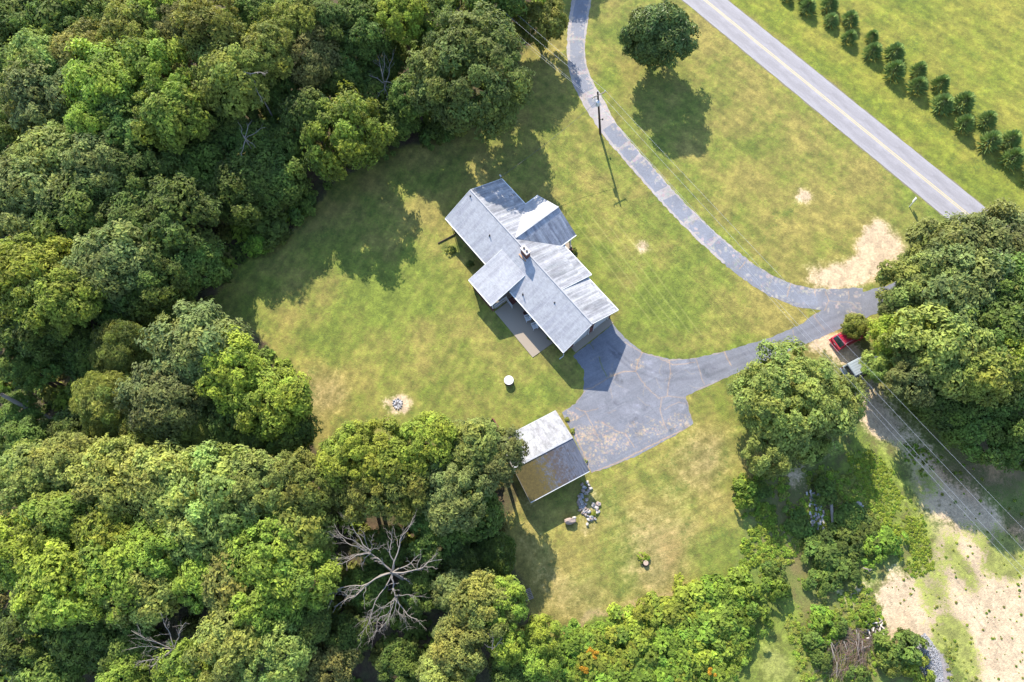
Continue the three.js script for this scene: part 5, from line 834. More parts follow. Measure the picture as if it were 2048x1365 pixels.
// ───────── uncountable ground cover ─────────
function scatter(name, label, polyPx, n, kinds, size, seed, keep) {
  const r = rngOf(seed), pts = plan(polyPx), items = []; let x0 = 1e9, x1 = -1e9, z0 = 1e9, z1 = -1e9; for (const [x, z] of pts) { x0 = Math.min(x0, Math.max(x, -88)); x1 = Math.max(x1, Math.min(x, 92)); z0 = Math.min(z0, Math.max(z, -112)); z1 = Math.max(z1, Math.min(z, 22)); }
  const inside = (x, z) => { let c = false; for (let i = 0, j = pts.length - 1; i < pts.length; j = i++) { const [xi, zi] = pts[i], [xj, zj] = pts[j]; if ((zi > z) !== (zj > z) && x < (xj - xi) * (z - zi) / (zj - zi) + xi) c = !c; } return c; };
  for (let i = 0; i < n * 4 && items.length < n; i++) {
    const x = rr(x0, x1, r), z = rr(z0, z1, r); if (!inside(x, z)) continue; if (keep && r() > keep(x, z)) continue;
    const s = size[0] + (size[1] - size[0]) * Math.pow(r(), 2), k = KIND[kinds[r() * kinds.length | 0]], v = 0.75 + r() * 0.5;
    items.push({ p: new THREE.Vector3(x, s * 0.1, z), d: new THREE.Vector3(rr(-0.2, 0.2, r), 1, rr(-0.2, 0.2, r)).normalize(), turn: r() * 6.28, s: new THREE.Vector3(s, s * rr(0.7, 1.3, r), s), c: k.map((q) => q * v) });
  }
  const m = new THREE.InstancedMesh(TUFT[seed % 3], whiteLeaf, items.length), M = new THREE.Matrix4(), q = new THREE.Quaternion(), q2 = new THREE.Quaternion(), up = new THREE.Vector3(0, 1, 0), col = new THREE.Color();
  items.forEach((it, i) => { q.setFromUnitVectors(up, it.d).multiply(q2.setFromAxisAngle(up, it.turn)); m.setMatrixAt(i, M.compose(it.p, q, it.s)); m.setColorAt(i, col.setRGB(...it.c)); });
  m.name = numbered(name); scene.add(m); m.userData = { label, category: 'undergrowth', kind: 'stuff' };
}
const patchy = (sc, cut, ox = 0) => (x, z) => nz(nzA, (x * sc + 900 + ox) | 0, (z * sc + 900) | 0) > cut ? 1 : 0.06;
scatter('undergrowth', 'shaded undergrowth on the floor of the woods', FOREST, 2600, ['G', 'G', 'B', 'C', 'R'], [0.5, 1.5], 31);
scatter('weeds', 'rank weeds and brambles on the scrubby ground', [[1490, 960], [1500, 1130], [1560, 1210], [1600, 1365], [1780, 1365], [1770, 1250], [1740, 1130], [1760, 1010], [1700, 930], [1600, 920]], 2400, ['V', 'B', 'O', 'P'], [0.08, 0.3], 41, patchy(8, 0.44));
scatter('weeds', 'bright green weeds between the rubble and the sand', [[1690, 910], [1740, 890], [1800, 960], [1850, 1040], [1870, 1140], [1830, 1160], [1780, 1110], [1750, 1020]], 1500, ['W', 'W', 'V', 'Y'], [0.06, 0.17], 42, patchy(7, 0.42, 60));
scatter('weeds', 'weed tufts over the sandy lot', [[1760, 1180], [1900, 1060], [2048, 1130], [2048, 1365], [1900, 1365], [1850, 1260]], 900, ['W', 'V', 'P', 'P'], [0.05, 0.15], 43, patchy(11, 0.6, 120));
scatter('weeds', 'low growth filling the thicket', [[1120, 1300], [1230, 1252], [1300, 1215], [1400, 1180], [1480, 1150], [1510, 1230], [1490, 1300], [1440, 1365], [1120, 1400]], 900, ['V', 'W', 'W', 'V'], [0.22, 0.5], 44);
scatter('weeds', 'weeds along the edge between lawn and scrub', [[1465, 960], [1545, 960], [1560, 1180], [1505, 1170], [1480, 1130], [1490, 1060]], 420, ['V', 'W', 'B'], [0.1, 0.32], 45, patchy(8, 0.45, 30));
scatter('weeds', 'weeds under the power lines', [[1770, 880], [1900, 900], [2048, 1010], [2048, 1130], [1960, 1100], [1850, 960]], 420, ['B', 'V', 'O'], [0.06, 0.2], 46, patchy(8, 0.55, 10));

// ───────── dead trees and fallen wood ─────────
function bough(r, a, b, ra, twigs, out, depth = 0) { // a crooked bare limb from a to b with side twigs, all into out
  const n = 5, pts = [], L = a.distanceTo(b);
  for (let i = 0; i <= n; i++) { const f = i / n, p = a.clone().lerp(b, f); if (i && i < n) p.add(new THREE.Vector3((r() - 0.5), (r() - 0.3), (r() - 0.5)).multiplyScalar(L * 0.13)); pts.push(p); }
  const c = new THREE.CatmullRomCurve3(pts); out.push(limb(c.getPoints(9), ra, ra * 0.28, depth ? 4 : 6));
  const dir = b.clone().sub(a).normalize();
  for (let i = 0; i < twigs; i++) {
    const f = 0.35 + 0.6 * (i + r()) / twigs, p = c.getPoint(f), d = dir.clone().multiplyScalar(0.8).add(new THREE.Vector3(r() * 2 - 1, (r() - 0.3) * 0.9, r() * 2 - 1).multiplyScalar(0.9)).normalize(), l = L * (0.18 + r() * 0.22) * (1.15 - f * 0.4);
    bough(r, p, p.clone().addScaledVector(d, l), ra * (0.5 - 0.25 * f), depth < 1 ? 4 : 0, out, depth + 1);
  }
}
function deadTree(name, label, hub, top, ends, girth, twigs, seed) { // hub: [px, py, height] where the limbs leave the trunk
  const r = rngOf(seed), H = at(hub[0], hub[1], hub[2]), base = new THREE.Vector3(H.x + (hub[3] || 0), 0, H.z + (hub[4] || 0)), t = thing(name, label, 'dead tree', base), loc = (v) => v.clone().sub(base);
  part('trunk', limb([new THREE.Vector3(0, -0.1, 0), loc(H).multiplyScalar(0.55).setY(hub[2] * 0.5), loc(H), loc(H).setY(top)], girth, girth * 0.3, 9), deadWood, t);
  for (const [x, y, h, g = 0.5, y0 = 0] of ends) { const out = [], s = loc(H).setY(hub[2] - 0.9 + r() * 1.2 + y0); bough(r, s, loc(at(x, y, h)), girth * g, twigs, out); part('limb', out, deadWood, t); }
  return t;
}
{ // its crown forks twice: a heavy fork toward the top, a lighter one hanging toward the clearing
  const E = [[738, 1105, 9.8, 0.6], [790, 1195, 8, 0.55], [654, 1193, 9, 0.4], [668, 1215, 8.5, 0.5], [778, 1062, 10, 0.4], [826, 1036, 10.5, 0.42], [838, 1110, 9.5, 0.4], [884, 1120, 9, 0.46], [820, 1165, 8.5, 0.26], [716, 1273, 8, 0.32]];
  const t = deadTree('dead_tree', 'big bleached dead tree spreading bare limbs at the lower wood', [784, 1146, 9, 0.4, 0.8], 10.2, E, 0.2, 9, 901), r = rngOf(911), o = t.position;
  const fork = (x, y, h, ends) => { const s = at(x, y, h).sub(o); for (const [ex, ey, eh, g] of ends) { const out = []; bough(r, s.clone().add(new THREE.Vector3(rr(-0.2, 0.2, r), rr(-0.4, 0.2, r), rr(-0.2, 0.2, r))), at(ex, ey, eh).sub(o), g, 9, out); part('limb', out, deadWood, t); } };
  fork(738, 1105, 9.8, [[650, 1062, 10.2, 0.052], [668, 1048, 10.6, 0.045], [688, 1034, 10.8, 0.052], [722, 1060, 10.8, 0.037], [705, 1085, 10.3, 0.037], [645, 1138, 9.6, 0.052], [665, 1120, 9.6, 0.037], [690, 1118, 9.6, 0.037], [745, 1070, 10.6, 0.037], [722, 1135, 9.2, 0.045], [770, 1090, 10.2, 0.037]]);
  fork(790, 1195, 8, [[741, 1278, 7.5, 0.060], [758, 1268, 7.6, 0.045], [735, 1231, 7.5, 0.037], [800, 1240, 7.4, 0.037], [842, 1250, 7, 0.068], [852, 1195, 7.6, 0.037], [770, 1262, 7.4, 0.037], [815, 1262, 6.8, 0.037], [725, 1245, 7.6, 0.037]]);
}
deadTree('dead_tree', 'small bare snag with brown branches beside the great maple', [768, 165, 7], 8.5, [[752, 108, 8, 0.5], [785, 105, 8, 0.5], [738, 150, 7, 0.45], [800, 172, 7, 0.45], [752, 198, 6, 0.5], [775, 200, 6, 0.45], [795, 190, 6, 0.4], [770, 110, 9, 0.4]], 0.15, 5, 902);
deadTree('dead_tree', 'thin bare stem with crooked twigs in the dark hollow of the wood', [488, 275, 10.5], 11, [[482, 312, 9.5, 0.6], [500, 245, 11, 0.5], [530, 255, 10.5, 0.4], [475, 245, 11, 0.4], [510, 295, 10, 0.4]], 0.12, 4, 903);
deadTree('dead_tree', 'grey bare limbs poking out of the large olive yellow crown', [500, 150, 15], 15.5, [[535, 145, 15.5, 0.6], [415, 155, 15, 0.5], [525, 205, 13, 0.5], [430, 175, 14, 0.4]], 0.14, 4, 904);
deadTree('dead_tree', 'twiggy dead branches in a dark slot at the bottom of the wood', [345, 1300, 10], 10.5, [[320, 1225, 11.5, 0.5], [262, 1262, 11.5, 0.5], [270, 1330, 10.5, 0.5], [372, 1245, 11, 0.5], [300, 1335, 10.5, 0.45], [332, 1282, 11, 0.4], [258, 1300, 11, 0.4]], 0.13, 8, 905);
deadTree('dead_tree', 'slim bare grey tree between the yellow green saplings', [985, 1300, 8], 8.8, [[970, 1290, 8.5, 0.5], [985, 1262, 9, 0.5], [1003, 1275, 8.5, 0.5], [992, 1310, 8, 0.5]], 0.09, 4, 906);
{ const a = at(100, 838, 1.2), b = at(2, 789, 8.5), t = thing('leaning_snag', 'pale leaning dead trunk without branches in the dark gap', 'dead tree', a.clone().setY(0)); const e = b.sub(a).setY(8.5); part('trunk', limb([new THREE.Vector3(0.3, -0.1, 0.2), e.clone().multiplyScalar(0.5).add(new THREE.Vector3(0, 0.2, 0.2)), e], 0.32, 0.2, 9), deadWood, t); part('snag', limb([e.clone().multiplyScalar(0.6), e.clone().multiplyScalar(0.6).add(new THREE.Vector3(0.7, 0.5, -0.4))], 0.07, 0.02, 6), deadWood, t); }
const log = (x0, y0, x1, y1, r0, label) => { const a = at(x0, y0, r0), b = at(x1, y1, r0), t = thing('log', label, 'log', a.clone().setY(0)), e = b.sub(a).setY(r0 + 0.25); const s = new THREE.Vector3(0, r0 + 0.25, 0); part('stem', limb([s, s.clone().lerp(e, 0.5).add(new THREE.Vector3(0, 0.05, 0)), e], r0, r0 * 0.8, 10), deadWood, t); part('cut_end', new THREE.CircleGeometry(r0, 12).applyQuaternion(new THREE.Quaternion().setFromUnitVectors(new THREE.Vector3(0, 0, 1), s.clone().sub(e).normalize())).translate(s.x, s.y, s.z), std([0.5, 0.42, 0.32], 0.9), t); };
log(1661, 1006, 1665, 1057, 0.19, 'long pale log lying upright in the rubble scrub'); log(1616, 1061, 1634, 1077, 0.13, 'short grey log below the stacked blocks'); log(1713, 1300, 1738, 1293, 0.12, 'pale split log lying on the brush pile');
// brush pile: a heap of cut branches nobody could count
{
  const r = rngOf(777), A = [], B = [], c0 = at(1692, 1300);
  for (let i = 0; i < 900; i++) {
    const lower = r() < 0.7, c = lower ? at(1695 + rr(-52, 40, r), 1310 + rr(-32, 34, r)) : at(1715 + rr(-34, 26, r), 1272 + rr(-18, 18, r)), d = c.distanceTo(c0), h = Math.max(0.08, 1.25 * (1 - d / 4.4)) * r(), a = (lower ? 2.2 : 0.9) + rr(-0.8, 0.8, r), l = rr(0.5, 1.6, r), e = new THREE.Vector3(Math.cos(a) * l, rr(-0.15, 0.35, r), Math.sin(a) * l), s = c.setY(h).sub(c0);
    (r() < 0.6 ? A : B).push(limb([s, s.clone().addScaledVector(e, 0.5).add(new THREE.Vector3(0, rr(0, 0.12, r), 0)), s.clone().add(e)], rr(0.01, 0.028, r), 0.006, 4));
  }
  const t = thing('brush_pile', 'heap of cut grey and brown branches beside the gravel heap', 'brush pile', c0);
  part('twigs', A, new THREE.MeshStandardMaterial({ map: timber, color: new THREE.Color(0.36, 0.26, 0.22), roughness: 1 }), t).userData.kind = 'stuff'; part('twigs', B, new THREE.MeshStandardMaterial({ map: timber, color: new THREE.Color(0.42, 0.39, 0.39), roughness: 1 }), t).userData.kind = 'stuff';
  for (let i = 0; i < 9; i++) { const p = at(1640 + rr(0, 90, r), 1258 + rr(-8, 70, r), 1.0).sub(c0), a = rr(1.2, 2.0, r), l = rr(0.8, 1.6, r); part('branch', limb([p, p.clone().add(new THREE.Vector3(Math.cos(a) * l * 0.5, 0.08, Math.sin(a) * l * 0.5)), p.clone().add(new THREE.Vector3(Math.cos(a) * l, 0, Math.sin(a) * l))], 0.045, 0.02, 6), deadWood, t); }
}
// stray sticks
for (const [x0, y0, x1, y1, l] of [[1600, 1260, 1608, 1283, 'thin bare stick on the grass left of the brush pile'], [1700, 1190, 1712, 1186, 'pale stick on the dirt above the brush pile'], [1648, 1236, 1660, 1256, 'curved bare stick standing out above the brush pile']]) { const a = at(x0, y0, 0.1), b = at(x1, y1, 0.2), t = thing('stick', l, 'stick', a.clone().setY(0)); const e = b.sub(a).setY(0.25); part('stem', limb([new THREE.Vector3(0, 0.08, 0), e.clone().multiplyScalar(0.5).add(new THREE.Vector3(0.06, 0.1, 0)), e], 0.035, 0.015, 6), deadWood, t); part('twig', limb([e.clone().multiplyScalar(0.5).add(new THREE.Vector3(0.06, 0.1, 0)), e.clone().multiplyScalar(0.7).add(new THREE.Vector3(0.3, 0.15, 0.1))], 0.016, 0.006, 5), deadWood, t); }

// ───────── stones ─────────
function rockGeo(seed, sx, sy, sz, jag = 0.28) {
  const r = rngOf(seed), g = new THREE.IcosahedronGeometry(0.5, 1), p = g.attributes.position, seen = {};
  for (let i = 0; i < p.count; i++) { const k = [p.getX(i), p.getY(i), p.getZ(i)].map((v) => v.toFixed(3)).join(), f = seen[k] ??= 1 + (r() - 0.5) * 2 * jag; p.setXYZ(i, p.getX(i) * f * sx, p.getY(i) * f * sy, p.getZ(i) * f * sz); }
  g.computeVertexNormals(); return g;
}
const stoneMats = [[0.40, 0.36, 0.32], [0.30, 0.28, 0.26], [0.48, 0.43, 0.37], [0.30, 0.23, 0.19], [0.25, 0.25, 0.26]].map((c) => std(c, 0.9, { bumpMap: bumpRep(1, 1), bumpScale: 0.02 }));
const ROCKS = [0, 1, 2, 3, 4].map((i) => rockGeo(50 + i, 1, 0.75, 0.8));
function stones(parent, o, list, r, mats = stoneMats) { for (const [p, s] of list) { const m = part('stone', ROCKS[r() * 5 | 0], mats[r() * mats.length | 0], parent); m.position.copy(p).sub(o); m.rotation.set(rr(-0.3, 0.3, r), r() * 6, rr(-0.3, 0.3, r)); m.scale.set(s * rr(0.8, 1.3, r), s * rr(0.7, 1.1, r), s * rr(0.8, 1.2, r)); } }
{
  const r = rngOf(61), o = at(1180, 1005), t = thing('stone_border', 'curved border of loose pale stones from the shed corner into the lawn', 'stones', o), Z = (x, y) => [1120 + x / 11.373, 940 + y / 11.373], L = [];
  const arc = [[620, 290], [660, 350], [690, 430], [650, 480], [600, 530], [565, 410], [530, 480], [490, 560], [440, 610], [455, 650], [460, 690], [480, 735], [430, 790], [500, 800], [550, 850], [470, 860], [500, 900], [450, 920], [540, 930], [620, 925], [530, 980], [600, 960], [590, 1030], [650, 1070], [640, 1130], [700, 1090], [720, 1130], [790, 1110], [790, 1030], [820, 1000], [850, 960], [880, 960], [760, 810], [830, 860], [875, 775], [610, 680], [580, 780], [500, 620], [430, 700], [410, 750], [560, 890], [620, 1220], [500, 330], [660, 960], [840, 920], [740, 1080]];
  for (const [x, y] of arc) { const big = (x > 740 && y < 880) ? 0.62 : 0.44; L.push([at(...Z(x, y), 0.1), big * rr(0.75, 1.2, r)]); if (r() < 0.85) L.push([at(...Z(x + rr(-24, 24, r), y + rr(-24, 24, r)), 0.22), rr(0.2, 0.36, r)]); }
  stones(t, o, L, r);
}
{ const p = at(1140, 1043, 0.3), t = thing('boulder', 'single reddish flat topped boulder beside the shed\'s shadow', 'boulder', p.clone().setY(0)); const g = rockGeo(71, 1.3, 0.9, 0.8, 0.2); part('rock', g.translate(0, 0.36, 0), stoneMats[3], t); const m = part('slab', rockGeo(72, 0.5, 0.4, 0.35, 0.2).translate(0.5, 0.5, -0.3), stoneMats[2], t); }
{
  const r = rngOf(63), o = at(795, 808), t = thing('fire_pit', 'ring of grey stones and ash on a pale bare patch of lawn', 'fire pit', o), L = [];
  for (let i = 0; i < 13; i++) { const a = i / 13 * 6.28; L.push([o.clone().add(new THREE.Vector3(Math.cos(a) * 0.62 * rr(0.8, 1.1, r), 0.08, Math.sin(a) * 0.62)), rr(0.2, 0.32, r)]); }
  for (let i = 0; i < 10; i++) L.push([o.clone().add(new THREE.Vector3(rr(-0.4, 0.4, r), 0.06, rr(-0.4, 0.4, r))), rr(0.12, 0.2, r)]);
  stones(t, o, L, r, [stoneMats[1], stoneMats[0]]);
  part('ash', new THREE.CylinderGeometry(0.55, 0.6, 0.03, 20).translate(0, 0.016, 0), std([0.42, 0.41, 0.41], 1), t);
  for (let i = 0; i < 5; i++) { const a = r() * 6; part('charred_stick', limb([new THREE.Vector3(Math.cos(a) * 0.4, 0.1, Math.sin(a) * 0.4), new THREE.Vector3(-Math.cos(a + 0.5) * 0.3, 0.14, -Math.sin(a + 0.5) * 0.3)], 0.03, 0.02, 5), darkWood, t); }
}
{ const r = rngOf(64), o = at(1752, 1255), t = thing('split_log_pile', 'pile of pale split logs at the upper side of the brush pile', 'log pile', o); for (let i = 0; i < 42; i++) { const p = at(1745 + rr(-16, 22, r), 1256 + rr(-24, 22, r), rr(0.1, 0.5, r)).sub(o), a = r() * 3.1, l = rr(0.25, 0.5, r), e = new THREE.Vector3(Math.cos(a) * l, rr(-0.1, 0.1, r), Math.sin(a) * l); part('split_log', limb([p, p.clone().add(e)], rr(0.07, 0.11, r), 0.08, 5), r() < 0.5 ? std([0.5, 0.42, 0.36], 0.9) : deadWood, t); } }
{ const r = rngOf(65), o = at(1628, 1035), t = thing('block_pile', 'spilled heap of grey blocks and bricks left of the pale log', 'block pile', o); for (let i = 0; i < 64; i++) { const f = r(), p = at(1622 + f * 14 + rr(-10, 20, r), 985 + f * 78 + rr(-5, 5, r), rr(0.06, 0.3, r)).sub(o); part('block', bx(0.39, 0.14, 0.19).rotateY(rr(-0.7, 0.7, r) + 1.2).rotateZ(rr(-0.3, 0.3, r)).translate(p.x, p.y, p.z), stoneMats[r() * 5 | 0], t); } }
{ const o = at(1743, 1100), r = rngOf(66), t = thing('board_scrap', 'scattered whitish broken boards at the edge of the rubble scrub', 'boards', o); for (const [x, y, a, l] of [[1736, 1104, 0.7, 0.9], [1744, 1108, 0.6, 0.8], [1740, 1098, -0.6, 0.6], [1733, 1138, 0.4, 0.7], [1742, 1140, -0.5, 0.6], [1750, 1096, 0.2, 0.5]]) { const p = at(x, y, 0.35).sub(o); part('board', bx(l, 0.03, 0.14).rotateY(-a).rotateZ(rr(-0.2, 0.2, r)).translate(p.x, 0.3, p.z), weathered, t); } }
for (const [x, y, l] of [[1694, 1048, 'grey concrete lump between two bushes of the rubble scrub'], [1743, 1045, 'pale concrete lump at the weedy edge of the rubble scrub'], [1716, 1010, 'small pale rock at the upper edge of the rubble scrub']]) { const t = thing('concrete_lump', l, 'concrete lump', at(x, y)); const a = part('lump', rockGeo(x, 0.75, 0.7, 0.7, 0.18).translate(0, 0.3, 0), stoneMats[1], t); part('chunk', rockGeo(x + 1, 0.35, 0.3, 0.3, 0.2).translate(0.4, 0.12, 0.25), stoneMats[0], t); }
// gravel heap: uncountable
{ const r = rngOf(67), items = []; const m = new THREE.InstancedMesh(ROCKS[0], std([0.30, 0.295, 0.30], 0.9), 2600), M = new THREE.Matrix4(), q = new THREE.Quaternion(), e = new THREE.Euler(), c = new THREE.Color();
  for (let i = 0; i < 2600; i++) { const f = r(), w = (0.35 + 0.65 * Math.sin(Math.PI * Math.min(1, f * 0.85 + 0.12))) * 24, k = rr(-1, 1, r), p = at(1838 + f * 40 + k * w * 0.9, 1272 + f * 100 - k * w * 0.35), h = 0.5 * (1 - k * k) * Math.sin(Math.PI * Math.min(0.95, f + 0.1)); const s = rr(0.06, 0.15, r); e.set(r() * 6, r() * 6, r() * 6); M.compose(p.setY(h * rr(0.85, 1, r)), q.setFromEuler(e), new THREE.Vector3(s, s, s)); m.setMatrixAt(i, M); const v = rr(0.6, 1.25, r); m.setColorAt(i, c.setRGB(v, v, v)); }
  m.name = 'gravel_heap'; m.userData = { label: 'elongated heap of grey gravel at the bottom of the sandy lot', category: 'gravel', kind: 'stuff' }; scene.add(m); }
// stump, pallet, bed frame, well
{ const o = at(1291, 1127), t = thing('tree_stump', 'low cut stump in the lower lawn', 'stump', o); part('stump', new THREE.CylinderGeometry(0.3, 0.42, 0.4, 12).translate(0, 0.2, 0), darkWood, t); part('cut_top', new THREE.CylinderGeometry(0.29, 0.29, 0.02, 12).translate(0, 0.411, 0), std([0.36, 0.27, 0.2], 0.9), t); }
{ const a = at(1047, 1182), b = at(1058, 1177), c = at(1066, 1198), o = at(1056, 1190), ang = Math.atan2(c.z - b.z, c.x - b.x), t = thing('wooden_pallet', 'pale wooden pallet lying on the grass at the wood edge', 'pallet', o, -ang + Math.PI / 2);
  for (let i = 0; i < 7; i++) part('slat', bx(0.95, 0.02, 0.1, 0, 0.13, -0.54 + i * 0.18), weathered, t); for (const x of [-0.43, 0, 0.43]) part('stringer', bx(0.05, 0.1, 1.2, x, 0.07, 0), weathered, t); for (const z of [-0.5, 0, 0.5]) part('slat', bx(0.95, 0.02, 0.1, 0, 0.012, z), weathered, t); }
{ const p = at(986, 838), q = at(968, 849), o = p.clone(), ang = Math.atan2(q.z - p.z, q.x - p.x), t = thing('garden_bed', 'brown brick edged box frame half hidden under the shed oak', 'garden bed', o, -ang);
  for (let i = 0; i < 8; i++) part('brick', bx(0.19, 0.28, 0.14, 0.1 + i * 0.205, 0.14, 0), brickMat, t); for (let i = 0; i < 6; i++) { part('brick', bx(0.14, 0.28, 0.19, 0.0, 0.14, -0.2 - i * 0.205), brickMat, t); part('brick', bx(0.14, 0.28, 0.19, 1.62, 0.14, -0.2 - i * 0.205), brickMat, t); } for (let i = 0; i < 8; i++) part('brick', bx(0.19, 0.28, 0.14, 0.1 + i * 0.205, 0.14, -1.4), brickMat, t);
  part('soil', bx(1.5, 0.04, 1.24, 0.82, 0.03, -0.7), std([0.05, 0.035, 0.025], 1), t); }
{ const o = at(1018, 764), t = thing('well', 'round stone well with a bright white lid on the back lawn', 'well', o); part('casing', new THREE.CylinderGeometry(0.54, 0.58, 0.62, 28).translate(0, 0.31, 0), std([0.16, 0.11, 0.1], 0.9), t); part('lid', new THREE.CylinderGeometry(0.58, 0.58, 0.07, 32).translate(0, 0.655, 0), std([0.7, 0.69, 0.67], 0.5), t); part('bolt', cyl(0.03, 0.03, 0.04, 8, 0.3, 0.71, 0.1), galv, t); }

// ───────── poles, wires, sign ─────────
const poleBase = at(1201, 268), poleH = 8.9, poleTop = at(1195.5, 184, poleH);
const armA = at(1184, 197, 8.35), armB = at(1210, 183.5, 8.45);
{
  const t = thing('utility_pole', 'dark wooden utility pole with crossarm and transformer beside the narrow driveway', 'utility pole', poleBase), L = (v) => v.clone().sub(poleBase), alongP = (h) => L(poleTop).multiplyScalar(h / poleH);
  part('pole', limb([new THREE.Vector3(0, -0.2, 0), alongP(4.5), alongP(poleH)], 0.17, 0.11, 12), darkWood, t);
  const mid = armA.clone().add(armB).multiplyScalar(0.5), half = armB.clone().sub(armA), ca = L(mid);
  const g = bx(half.length(), 0.12, 0.1); g.rotateY(-Math.atan2(half.z, half.x)).translate(ca.x, 8.4, ca.z); part('crossarm', g, weathered, t);
  const ins = (p) => part('insulator', new THREE.LatheGeometry([[0.03, 0], [0.07, 0.04], [0.05, 0.08], [0.08, 0.12], [0.04, 0.2], [0, 0.21]].map((q) => new THREE.Vector2(...q)), 10).translate(p.x, p.y, p.z), white, t);
  ins(L(armA).setY(8.46)); ins(L(armB).setY(8.51)); ins(alongP(poleH).add(new THREE.Vector3(0, 0.02, 0))); ins(L(armA.clone().lerp(armB, 0.2)).setY(8.46));
  const tr = alongP(7.3), can = part('transformer', [new THREE.CylinderGeometry(0.24, 0.24, 0.8, 18).translate(tr.x - 0.12, 7.1, tr.z + 0.36)], std([0.62, 0.64, 0.66], 0.4, { metalness: 0.2 }), t); part('lid', new THREE.CylinderGeometry(0.1, 0.26, 0.1, 18).translate(tr.x - 0.12, 7.55, tr.z + 0.36), galv, can); part('bushing', cyl(0.04, 0.06, 0.25, 8, tr.x - 0.12, 7.7, tr.z + 0.36), offWhite, can);
  part('bracket', bx(0.08, 0.3, 0.3, tr.x - 0.05, 7.2, tr.z + 0.18), galv, t);
  const mb = alongP(3.2); part('meter', [new THREE.CylinderGeometry(0.12, 0.12, 0.14, 12).rotateX(Math.PI / 2).translate(mb.x + 0.42, 3.2, mb.z), bx(0.3, 0.05, 0.05, mb.x + 0.25, 3.2, mb.z)], black, t);
  part('cutout', cyl(0.04, 0.04, 0.4, 8, L(armA).x + 0.35, 8.15, L(armA).z + 0.05), offWhite, t);
}
function wire(label, a, b, sag, r = 0.011, mat = galvWire) { const n = 40, pts = []; for (let i = 0; i <= n; i++) { const f = i / n, p = a.clone().lerp(b, f); p.y -= sag * 4 * f * (1 - f); pts.push(p); } const o = thing('power_line', label, 'wire', a); part('cable', limb(pts.map((p) => p.clone().sub(a)), r, r, 6), mat, o); }
const galvWire = std([0.45, 0.45, 0.46], 0.5, { metalness: 0.3 });
{
  const C = at(1198, 190, 8.4), far2 = at(2330, 1398, 8.4), far1 = at(700, -245, 8.4), side = armB.clone().sub(armA).setY(0).normalize();
  const spec = [['outer', armA.clone().setY(8.65), -1.5, 8.65, 0.5], ['pole top', poleTop.clone().setY(9.1), -0.5, 9.3, 0.4], ['roadside', armB.clone().setY(8.7), 1.5, 8.7, 0.5], ['low neutral', poleTop.clone().setY(7.0), -1.3, 7.0, 0.8]];
  for (const [n, p, off, h, sag] of spec) { wire(`${n} power line running from the pole toward the sandy lot`, p, far2.clone().addScaledVector(side, off * 1.1).setY(h), sag); wire(`${n} power line running from the pole up past the maple`, p, far1.clone().addScaledVector(side, off * 1.1).setY(h), sag); }
  const mast = at(1001, 354, 4.3); wire('twisted service cable from the pole to the house gable', poleTop.clone().setY(6.9), mast, 0.5, 0.02, std([0.06, 0.06, 0.065], 0.6));
}
{
  const o = at(1819, 414), t = thing('yard_sign', 'white post with a hanging sign panel beside the road', 'sign', o), tip = at(1832.5, 396, 1.75).sub(o), a = Math.atan2(tip.z, tip.x), L = Math.hypot(tip.x, tip.z);
  part('post', bx(0.11, 2.0, 0.11, 0, 1.0, 0), white, t); part('arm', bx(L, 0.09, 0.09, L / 2, 1.8, 0).rotateY(-a), white, t); part('finial', new THREE.ConeGeometry(0.09, 0.12, 4).rotateY(0.785).translate(0, 2.06, 0), white, t);
  part('sign_panel', bx(0.62, 0.9, 0.02, L / 2 + 0.12, 1.22, 0).rotateY(-a), std([0.6, 0.6, 0.58], 0.5), t); for (const f of [0.4, 0.95]) part('hook', cyl(0.012, 0.012, 0.1, 6, Math.cos(a) * L * f, 1.71, Math.sin(a) * L * f), galv, t);
}
// ───────── vehicles ─────────
const sideShape = (pts, w, bev = 0.05) => { const s = new THREE.Shape(pts.map((p) => new THREE.Vector2(...p))); return new THREE.ExtrudeGeometry(s, { depth: w - 2 * bev, bevelEnabled: true, bevelThickness: bev, bevelSize: bev, bevelSegments: 2 }).translate(0, 0, -(w - 2 * bev) / 2); };
const tyre = std([0.02, 0.02, 0.02], 0.85), rimM = std([0.5, 0.5, 0.52], 0.3, { metalness: 0.8 }), lampRed = std([0.35, 0.01, 0.01], 0.25), lampClear = std([0.7, 0.7, 0.7], 0.15);
function wheels(t, xs, w, R) { for (const x of xs) for (const s of [-1, 1]) { const k = part('wheel', new THREE.TorusGeometry(R * 0.76, R * 0.25, 10, 22).translate(x, R, s * w), tyre, t); part('rim', new THREE.CylinderGeometry(R * 0.56, R * 0.56, 0.14, 16).rotateX(Math.PI / 2).translate(x, R, s * w), rimM, k); } }
const paint = (c) => new THREE.MeshPhysicalMaterial({ color: new THREE.Color(...c), roughness: 0.35, metalness: 0.2, clearcoat: 0.8, clearcoatRoughness: 0.12 });
